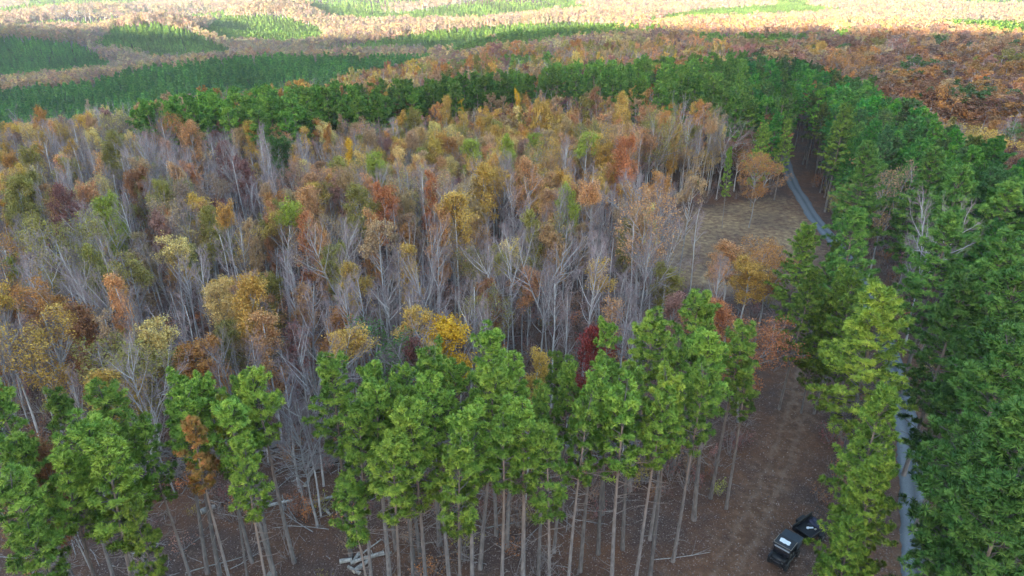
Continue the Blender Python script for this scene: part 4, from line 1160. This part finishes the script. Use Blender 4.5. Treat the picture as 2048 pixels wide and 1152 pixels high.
M_LITTER = foliage_mat('dry_leaves', False, 0.0, .75, .49, .52)
def litter():
    rng = np.random.default_rng(4); mb = MB(); n = 90000
    y_ = 24+60*rng.random(n)**1.2; x_ = rng.uniform(-1, 1, n)*(y_*.80+12)
    dd_ = path_dist(ROAD, x_, y_); k = (dd_ > 1.7) | (rng.random(n) < .22*(dd_/1.7)**2); x_, y_ = x_[k], y_[k]; n = len(x_)
    z_ = ground_z(x_, y_)+.035+np.where(path_dist(ROAD, x_, y_) < 1.75, .09, 0)+rng.uniform(0, .05, n)
    P = np.stack([x_, y_, z_], 1)
    a = rng.uniform(0, 6.28, n); s = (rng.uniform(.03, .085, n)*(1+.5*(rng.random(n) < .08)))[:, None]
    d = np.stack([np.cos(a), np.sin(a), rng.uniform(-.5, .5, n)], 1); e = np.stack([-np.sin(a), np.cos(a), rng.uniform(-.5, .5, n)], 1)
    V = np.stack([P-d*s, P-e*s*.6, P+d*s, P+e*s*.6], 1)
    var = np.clip(rng.random(n)**1.5, 0, 1)
    mb.add(V.reshape(-1, 3), np.arange(n*4).reshape(-1, 4), np.repeat(var, 4))
    o = bpy.data.objects.new('leaf_litter', mb.mesh('leaf_litter', M_LITTER)); COL.objects.link(o); o.color = (.20, .145, .125, 1)
    tag(o, 'dry brown and pale leaves covering the forest floor', 'leaf litter', kind='stuff')
litter()
def stick(mb, p, d, ln, rad, rng, sides=4, cap=False):
    p = np.array(p, float); d = unit(np.array(d, float)); pts = [p]
    for q in range(3): d = unit(d+rng.normal(size=3)*.07); pts.append(pts[-1]+d*ln/3)
    tube(mb, pts, [rad, rad*.9, rad*.75, rad*.5 if not cap else rad*.7], sides, rng.random(), cap)
    return pts
def branches_on_ground():
    rng = np.random.default_rng(8); mb = MB(); r = random.Random(8); k = 0
    while k < 3400:
        y_ = 30+95*r.random(); x_ = r.uniform(-1, 1)*(y_*.78+10)
        if float(path_dist(ROAD, x_, y_)) < 3 or (y_ < 75 and float(path_dist(TRACK, x_, y_)) < 2.2) or float(poly_sd(CLEAR, x_, y_)) < 0: continue
        dens = 1.0 if y_ > 47 else .22
        if x_ > 6 and y_ < 52: dens = .03
        if x_ > 12 and y_ < 75: dens = .02
        if r.random() > dens: continue
        k += 1; a = r.uniform(0, 6.28); ln = r.choice([.6, 1, 1.5, 2.5, 4.0])*r.uniform(.6, 1.2)
        pts = stick(mb, (x_, y_, gz(x_, y_)+.06), (math.cos(a), math.sin(a), r.uniform(0, .16)), ln, r.uniform(.012, .035)+.006*ln, rng, 4)
        if ln > 1.5:
            for q in range(3): stick(mb, pts[r.randint(1, 2)], (math.cos(a)+r.uniform(-.7, .7), math.sin(a)+r.uniform(-.7, .7), r.uniform(0, .5)), ln*.4, .014, rng, 3)
    o = bpy.data.objects.new('fallen_branches', mb.mesh('fallen_branches', M_DEAD)); COL.objects.link(o)
    tag(o, 'grey sticks and branches strewn over the forest floor', 'fallen branches', kind='stuff')
branches_on_ground()
# heaps of cut stems: ground pixel, radius, number of stems, main direction, label
PILES = [(800, 610, 3.6, 70, .6, 'dark heap of cut stems under the leaning white bare tree'), (1010, 455, 4.5, 60, .3, 'pale cut stems lying behind the bare white upswept tree'),
 (985, 705, 4.0, 60, 1.0, 'fan of cut poles just above the highest centre pine'), (1255, 600, 4.2, 80, .1, 'tangled slash heap left of the round yellow olive tree'),
 (1300, 480, 3.5, 50, .2, 'slash heap at the left end of the dry clearing'), (1345, 395, 4.5, 60, 0, 'long slash heap at the foot of the white limbed tall tree'),
 (560, 700, 3.6, 60, 2.6, 'slash heap behind the tall tan orange tree'), (690, 600, 3.2, 50, .8, 'slash heap right of the coral red column tree'),
 (330, 700, 3.4, 55, 2.2, 'dark slash heap beyond the pale yellow tree'), (300, 930, 3.2, 60, 2.9, 'slash heap behind the left front trunks'),
 (400, 935, 3.0, 55, .3, 'slash heap behind the orange brown dying pine'), (520, 905, 3.2, 60, .1, 'slash heap left of the pinkish many stemmed tree'),
 (640, 930, 3.4, 70, .5, 'slash heap right of the pinkish many stemmed tree'), (860, 905, 3.0, 50, .2, 'slash heap behind the centre front trunks'),
 (1240, 905, 3.0, 45, 0, 'slash heap behind the right front trunks'), (1110, 900, 3.0, 45, 2.9, 'slash heap behind the trunks right of centre'),
 (1120, 640, 3.6, 50, .4, 'slash heap below the rounded grey bare tree'), (930, 560, 3.6, 40, .1, 'slash heap under the bright golden tree')]
for i, (px, py, R_, n_, a0, lab) in enumerate(PILES):
    rng = np.random.default_rng(900+i); r = random.Random(900+i); mb = MB(); x_, y_, z_ = at(px, py)
    for k in range(n_):
        a = a0+r.gauss(0, .45)+(math.pi if r.random() < .5 else 0); q = r.gauss(0, .4)*R_, r.gauss(0, .22)*R_
        cx, cy = q[0]*math.cos(a0)-q[1]*math.sin(a0), q[0]*math.sin(a0)+q[1]*math.cos(a0)
        hh = .9*math.exp(-(cx*cx+cy*cy)/(R_*.7)**2)*r.random(); ln = r.uniform(1.5, 5.5)
        pts = stick(mb, (cx-math.cos(a)*ln/2, cy-math.sin(a)*ln/2, hh+.05), (math.cos(a), math.sin(a), r.uniform(-.03, .22)), ln, r.uniform(.02, .07), rng, 5)
        for w in range(2): stick(mb, pts[2], (math.cos(a)+r.uniform(-.5, .5), math.sin(a)+r.uniform(-.5, .5), r.uniform(0, .5)), ln*.35, .014, rng, 3)
    o = bpy.data.objects.new('brush_pile', mb.mesh('brush_pile', M_DEAD)); COL.objects.link(o); o.location = (x_, y_, z_)
    tag(o, lab, 'brush pile', 'heaps of cut stems and branches')
M_LOGBARK = bark_mat('log_bark', (.15, .14, .125), (.36, .35, .32), 5)
M_CUT = plain_mat('cut_wood', (.52, .46, .36), .8)
def log(px, py, ln, rad, a, lab, lift=0.0, tilt=0.0, dead=True):
    rng = np.random.default_rng(int(px+py)); x_, y_, z_ = at(px, py); mb = MB(); cm = MB()
    n = 7; pts = [np.array([(q/(n-1)-.5)*ln, .04*ln*math.sin(q*.9)*.3, 0]) for q in range(n)]
    tube(mb, pts, [rad*(1.08-.2*q/(n-1)+rng.uniform(-.04, .04)) for q in range(n)], 10)
    for e in (0, n-1):
        c = pts[e]+np.array([.004*(-1 if e == 0 else 1), 0, 0]); rr = rad*(1.06 if e == 0 else .86)
        V = [c]+[c+np.array([0, rr*math.cos(t), rr*math.sin(t)]) for t in np.linspace(0, 2*math.pi, 10, endpoint=False)]
        cm.add(V, [(0, 1+k, 1+(k+1) % 10) for k in range(10)])
    if ln > 2.0:
        for k in range(3): p = pts[rng.integers(1, 6)]; stick(mb, p, (rng.uniform(-.5, .5), rng.uniform(-1, 1), .7), rng.uniform(.3, .7), rad*.3, rng, 5, True)
    root = empty('fallen_log', (x_, y_, z_+rad*.85+lift), a); root.rotation_euler[1] = tilt
    for nm, m_, mt in (('log_bark', mb, M_LOGBARK), ('cut_end', cm, M_CUT)):
        o = bpy.data.objects.new(nm, m_.mesh(nm, mt, nm == 'log_bark')); COL.objects.link(o); o.parent = root
    tag(root, lab, 'log', 'grey logs lying on the forest floor')
for a_ in [(417, 1022, 1.25, .27, .65, 'thick short pale log between the left front trunks'), (650, 1000, 3.6, .16, .45, 'long pale log right of the pinkish many stemmed tree'),
 (560, 1008, 2.2, .15, .35, 'grey log lying left of the pinkish many stemmed tree foot'), (614, 968, .9, .16, 1.4, 'short whitish log stub behind the pinkish many stemmed tree'),
 (655, 1025, 1.0, .13, -.8, 'short pale log lying open right of the bare clump'), (692, 1124, 1.0, .19, .25, 'pale cut log at the left end of the log stack'),
 (712, 1118, 1.1, .15, 1.35, 'grey log standing steepest in the log stack'), (735, 1117, 2.8, .15, .45, 'longest grey log on top of the log stack'),
 (722, 1135, 1.5, .18, .9, 'thick log in the middle of the log stack'), (708, 1142, 1.3, .14, 2.6, 'crossing log at the front of the log stack'),
 (760, 1112, 2.0, .1, .35, 'thin log at the right end of the log stack'), (742, 1095, 2.2, .06, .9, 'slim pole leaning up behind the log stack'),
 (310, 1124, 1.0, .10, -.1, 'small white log piece in the lower left'), (275, 1108, 1.8, .12, .5, 'grey log beside the small white log piece'),
 (545, 1150, .7, .16, .2, 'pale stump piece at the bottom edge'), (300, 1040, 1.2, .05, -.4, 'thin pale pole left of the thick short log'),
 (515, 1050, 1.4, .05, -.9, 'thin white pole by the leaning front trunk'), (430, 1130, 4.5, .05, .4, 'long thin pole lying across the bottom left floor'),
 (1010, 1050, 3.2, .06, .25, 'thin pole lying behind the centre bottom trunks'), (640, 905, 5.0, .1, 2.2, 'long pale fallen stem in the gap of the pines')]: log(*a_)

# ------------------------------------------------------------------ utility vehicle and trailer
M_BLK = plain_mat('black_paint', (.004, .005, .009), .5, coat=.05); M_RUB = plain_mat('tyre_rubber', (.016, .016, .017), .85)
M_MET = plain_mat('dull_steel', (.18, .18, .19), .45, .9); M_GRY = plain_mat('grey_cover', (.022, .032, .043), .6, vary=.25)
M_SEAT = plain_mat('seat_vinyl', (.03, .03, .032), .55); M_WHT = plain_mat('white_sheet', (.78, .82, .86), .5, vary=.05)  # the white serves the roof glare and the trailer scraps
M_LAMP = plain_mat('lamp_lens', (.6, .6, .58), .15); M_BLUE = plain_mat('blue_black_tarp', (.018, .018, .045), .35, vary=.4)
M_GLASS = plain_mat('dark_screen', (.02, .022, .03), .08, coat=1.0)
def part(nm, mb, mat, parent, smooth=False):
    o = bpy.data.objects.new(nm, mb.mesh(nm, mat, smooth)); COL.objects.link(o); o.parent = parent; return o
def wheel(parent, x_, y_, rad, w, lab=None):
    t_ = MB(); n = 20; prof = [(-w/2, rad*.62), (-w/2, rad*.9), (-w*.36, rad), (w*.36, rad), (w/2, rad*.9), (w/2, rad*.62)]
    V = [(x_+rr*math.cos(a), y_+o_, rad+rr*math.sin(a)) for o_, rr in prof for a in np.linspace(0, 2*math.pi, n, endpoint=False)]
    F = [(i*n+k, i*n+(k+1) % n, (i+1)*n+(k+1) % n, (i+1)*n+k) for i in range(5) for k in range(n)]
    t_.add(V, F)
    for k in range(n): a = 2*math.pi*k/n; box(t_, (x_+rad*1.01*math.cos(a), y_, rad+rad*1.01*math.sin(a)), (.03, w*.8, .06), ry=-a)
    w_ = part('wheel', t_, M_RUB, parent)
    rm = MB(); V = [(x_+rr*math.cos(a), y_+o_, rad+rr*math.sin(a)) for o_, rr in [(-w*.42, .001), (-w*.38, rad*.63), (w*.38, rad*.63), (w*.42, .001)] for a in np.linspace(0, 2*math.pi, n, endpoint=False)]
    rm.add(V, [(i*n+k, i*n+(k+1) % n, (i+1)*n+(k+1) % n, (i+1)*n+k) for i in range(3) for k in range(n)])
    part('rim', rm, M_MET, w_)
def bar(mb, pts, rad=.025, s=8): tube(mb, pts, [rad]*len(pts), s)
ux, uy, uz = at(1566, 1117)
utv = empty('utility_vehicle', (ux, uy, uz), math.atan2(-2.2, -2.1), (1.04, 1.04, 1.04))
tag(utv, 'black side by side utility vehicle with roof and cargo box on the dirt track', 'utility vehicle')
b = MB(); box(b, (.05, 0, .52), (2.7, 1.15, .28), bev=.05); box(b, (0, .62, .42), (1.3, .16, .12), bev=.03); box(b, (0, -.62, .42), (1.3, .16, .12), bev=.03)
box(b, (.60, 0, .67), (.7, 1.3, .06), bev=.02); part('chassis', b, M_BLK, utv)
b = MB()
V = [(.98, -.62, .66), (1.42, -.55, .62), (1.42, .55, .62), (.98, .62, .66), (.98, -.60, 1.12), (1.36, -.48, .98), (1.36, .48, .98), (.98, .60, 1.12)]
b.add(V, [(0, 3, 2, 1), (4, 5, 6, 7), (0, 1, 5, 4), (1, 2, 6, 5), (2, 3, 7, 6), (3, 0, 4, 7)])
for s_ in (-1, 1): box(b, (1.0, s_*.66, .80), (.78, .24, .09), bev=.04)
hood = part('hood', b, M_BLK, utv)
b = MB(); [box(b, (1.425, 0, .68+.05*k), (.02, .6, .018)) for k in range(4)]; part('grille', b, M_MET, hood)
for s_ in (-1, 1):
    b = MB(); box(b, (1.425, s_*.42, .80), (.05, .18, .10), bev=.02); part('headlight', b, M_LAMP, utv)
for x_ in (.98, -.98):
    for s_ in (-1, 1): wheel(utv, x_, s_*.66, .33, .26)
b = MB()
for s_ in (-1, 1):
    bar(b, [(1.04, s_*.66, .72), (1.0, s_*.68, 1.05), (.74, s_*.66, 1.86), (-.18, s_*.66, 1.88), (-.34, s_*.66, .74)], .03)
    bar(b, [(.24, s_*.67, .6), (.2, s_*.66, 1.86)], .026)
for p_ in ((.74, 1.86), (-.18, 1.88), (-.26, 1.3)): bar(b, [(p_[0], -.66, p_[1]), (p_[0], .66, p_[1])], .026)
part('roll_cage', b, M_BLK, utv)
b = MB(); box(b, (.30, 0, 1.94), (1.22, 1.46, .07), bev=.03); box(b, (.94, 0, 1.925), (.10, 1.40, .05), bev=.02)
roof = part('roof', b, M_BLK, utv)
b = MB(); [bar(b, [(-.28, s_*.70, 1.985), (.88, s_*.70, 1.985)], .012) for s_ in (-1, 1)]; bar(b, [(.88, -.70, 1.985), (.88, .70, 1.985)], .014)
part('roof_rail', b, plain_mat('tan_trim', (.42, .34, .25), .5), roof)
b = MB(); V = [(1.02, -.60, 1.12), (1.02, .60, 1.12), (.77, .60, 1.84), (.77, -.60, 1.84), (1.0, -.60, 1.12), (1.0, .60, 1.12), (.75, .60, 1.84), (.75, -.60, 1.84)]
b.add(V, [(0, 1, 2, 3), (4, 7, 6, 5), (0, 4, 5, 1), (3, 2, 6, 7)]); part('windscreen', b, M_GLASS, utv)
for s_ in (-1, 1):
    b = MB(); box(b, (.22, s_*.33, .80), (.52, .54, .16), bev=.05); box(b, (-.08, s_*.33, 1.15), (.14, .52, .62), ry=-.18, bev=.05); part('seat', b, M_SEAT, utv)
b = MB(); V = []; n = 14
for k in range(n):
    a = 2*math.pi*k/n; V.append((.68-.10*math.sin(a), .33+.17*math.cos(a), 1.12+.15*math.sin(a)))
bar(b, V+[V[0]], .014, 6); bar(b, [(.68, .33, 1.12), (.94, .33, .98)], .02, 6); part('steering_wheel', b, M_SEAT, utv)
b = MB()
for (c_, sz) in (((-.98, 0, .86), (1.02, 1.42, .06)), ((-.98, .70, 1.22), (1.02, .04, .70)), ((-.98, -.70, 1.22), (1.02, .04, .70)), ((-.49, 0, 1.22), (.04, 1.36, .70)), ((-1.47, 0, 1.22), (.04, 1.36, .70))): box(b, c_, sz, bev=.012)
box(b, (-1.0, 0, 1.60), (1.06, 1.48, .07), bev=.03)
cargo = part('cargo_box', b, M_GRY, utv)
b = MB()
for s_ in (-1, 1): bar(b, [(1.38, s_*.34, .52), (1.66, s_*.34, .56), (1.62, s_*.34, 1.02), (1.36, s_*.34, .98)], .026)
for z_ in (.58, .8, 1.02): bar(b, [(1.64, -.56, z_), (1.66, .56, z_)], .024)
for s_ in (-1, 1): bar(b, [(1.64, s_*.56, .58), (1.63, s_*.56, 1.02)], .022)
part('front_guard', b, M_BLK, utv)
b = MB(); box(b, (-1.75, 0, .50), (.26, .10, .08), bev=.02); bar(b, [(-1.75, 0, .50), (-2.12, 0, .52), (-2.14, 0, .60)], .03); part('hitch', b, M_MET, utv)
# ragged white piece on the roof, drawn in place of sky glare
b = MB(); r = random.Random(2); n = 26; ring = []
for k in range(n):
    a = 2*math.pi*k/n; q = max(abs(math.cos(a))/.25, abs(math.sin(a))/.46); rr = 1/q*r.uniform(.82, 1.05); ring.append((rr*math.cos(a), rr*math.sin(a)))
V = [(x_, y_, 0) for x_, y_ in ring]+[(x_, y_, .015) for x_, y_ in ring]+[(0, 0, .02)]
b.add(V, [(k, (k+1) % n, n+(k+1) % n, n+k) for k in range(n)]); b.add(V, [(n+k, n+(k+1) % n, 2*n) for k in range(n)])
sh = bpy.data.objects.new('white_sheet', b.mesh('white_sheet', M_WHT)); COL.objects.link(sh)
sh.location = utv.matrix_basis @ Vector((-.10, 0, 1.982)) if False else (Matrix.Translation(utv.location) @ Matrix.Rotation(utv.rotation_euler.z, 4, 'Z')) @ Vector((.31, -.05, 2.066))
sh.rotation_euler = (0, 0, utv.rotation_euler.z); tag(sh, 'white ragged sky glare on the roof of the utility vehicle', 'sheet')
hit = (Matrix.Translation(utv.location) @ Matrix.Rotation(utv.rotation_euler.z, 4, 'Z')) @ Vector((-2.24, 0, 0))
ta = math.atan2(1.7, 2.4)
tr = empty('cargo_trailer', (hit.x, hit.y, gz(hit.x, hit.y)), ta, (1.1, 1.1, 1.1))
tag(tr, 'black open cargo trailer hitched behind the utility vehicle', 'trailer')
b = MB(); bar(b, [(0, 0, .56), (.75, .45, .50)], .035); bar(b, [(0, 0, .56), (.75, -.45, .50)], .035); bar(b, [(.02, 0, .58), (.02, 0, .2)], .03); part('tongue', b, M_BLK, tr)
b = MB(); box(b, (2.0, 0, .54), (2.6, 1.55, .07), bev=.015); part('deck', b, M_BLK, tr)
for s_ in (-1, 1):
    b = MB(); box(b, (2.0, s_*.78, .76), (2.6, .04, .38), bev=.012); bar(b, [(.7, s_*.78, .98), (3.3, s_*.78, .98)], .025); part('side_panel', b, M_BLK, tr)
    b = MB(); box(b, (2.1, s_*.98, .82), (.95, .26, .04), bev=.015); box(b, (1.62, s_*.98, .70), (.04, .26, .24), bev=.01); box(b, (2.58, s_*.98, .70), (.04, .26, .24), bev=.01); part('mudguard', b, M_BLK, tr)
    wheel(tr, 2.1, s_*.98, .32, .20)
b = MB(); box(b, (.72, 0, .76), (.04, 1.5, .38), bev=.012); part('front_panel', b, M_BLK, tr)
b = MB(); V_ = 0
for k in range(7): bar(b, [(3.34, -.75+.25*k, .56), (3.75, -.75+.25*k, 1.35)], .016, 5)
for f in (0, .5, 1): bar(b, [(3.34+.41*f, -.76, .56+.79*f), (3.34+.41*f, .76, .56+.79*f)], .022)
part('ramp_gate', b, M_BLK, tr)
TM = Matrix.Translation(tr.location) @ Matrix.Rotation(ta, 4, 'Z') @ Matrix.Scale(1.1, 4)
b = MB(); n = 12; rng = np.random.default_rng(3)
gx_, gy_ = np.meshgrid(np.linspace(-.42, .42, n), np.linspace(-.62, .62, n)); gz_ = .16+.06*np.sin(gx_*9+1)*np.cos(gy_*7)+rng.uniform(-.02, .02, gx_.shape)
gz_[0] = gz_[-1] = 0; gz_[:, 0] = gz_[:, -1] = 0
i = np.arange(n-1)[:, None]*n+np.arange(n-1)[None, :]
b.add(np.stack([gx_, gy_, gz_], -1).reshape(-1, 3), np.stack([i, i+1, i+n+1, i+n], -1).reshape(-1, 4))
o = bpy.data.objects.new('folded_tarp', b.mesh('folded_tarp', M_BLUE, True)); COL.objects.link(o); o.location = TM @ Vector((2.8, 0, .58)); o.rotation_euler = (0, 0, ta)
tag(o, 'dark blue crumpled tarp at the rear of the black trailer', 'tarp')
for q, (x_, y_, sx_, sy_, lab) in enumerate([(1.75, .12, .20, .20, 'round white scrap lying nearest the middle of the trailer deck'), (1.98, .0, .16, .46, 'long bent white scrap on the trailer deck'),
                                       (2.25, .25, .34, .22, 'grey scrap on the trailer deck nearest the tarp'), (2.15, -.30, .22, .14, 'small tan scrap on the right of the trailer deck')]):
    b = MB(); box(b, (0, 0, .05), (sx_, sy_, .09), bev=.03); box(b, (sx_*.3, sy_*.4, .06), (sx_*.6, sy_*.4, .08), rz=.6, bev=.02)
    o = bpy.data.objects.new('scrap', b.mesh('scrap', [M_WHT, M_WHT, M_GRY, M_CUT][q])); COL.objects.link(o); o.location = TM @ Vector((x_, y_, .58)); o.rotation_euler = (0, 0, ta+q)
    tag(o, lab, 'scrap')

# ------------------------------------------------------------------ the air
hm = bpy.data.materials.new('haze'); hm.use_nodes = True; nt = hm.node_tree
for n_ in list(nt.nodes):
    if n_.type == 'BSDF_PRINCIPLED': nt.nodes.remove(n_)
pv = nt.nodes.new('ShaderNodeVolumePrincipled'); pv.inputs['Density'].default_value = 0.0001
pv.inputs['Color'].default_value = (.86, .92, 1.0, 1); pv.inputs['Anisotropy'].default_value = .2
nt.links.new(pv.outputs[0], nt.nodes['Material Output'].inputs['Volume'])
b = MB(); box(b, (0, 1600, 15), (7000, 5200, 260)); hz = bpy.data.objects.new('haze', b.mesh('haze', hm)); COL.objects.link(hz)
tag(hz, 'thin pale haze over the far hills', 'haze', kind='stuff')
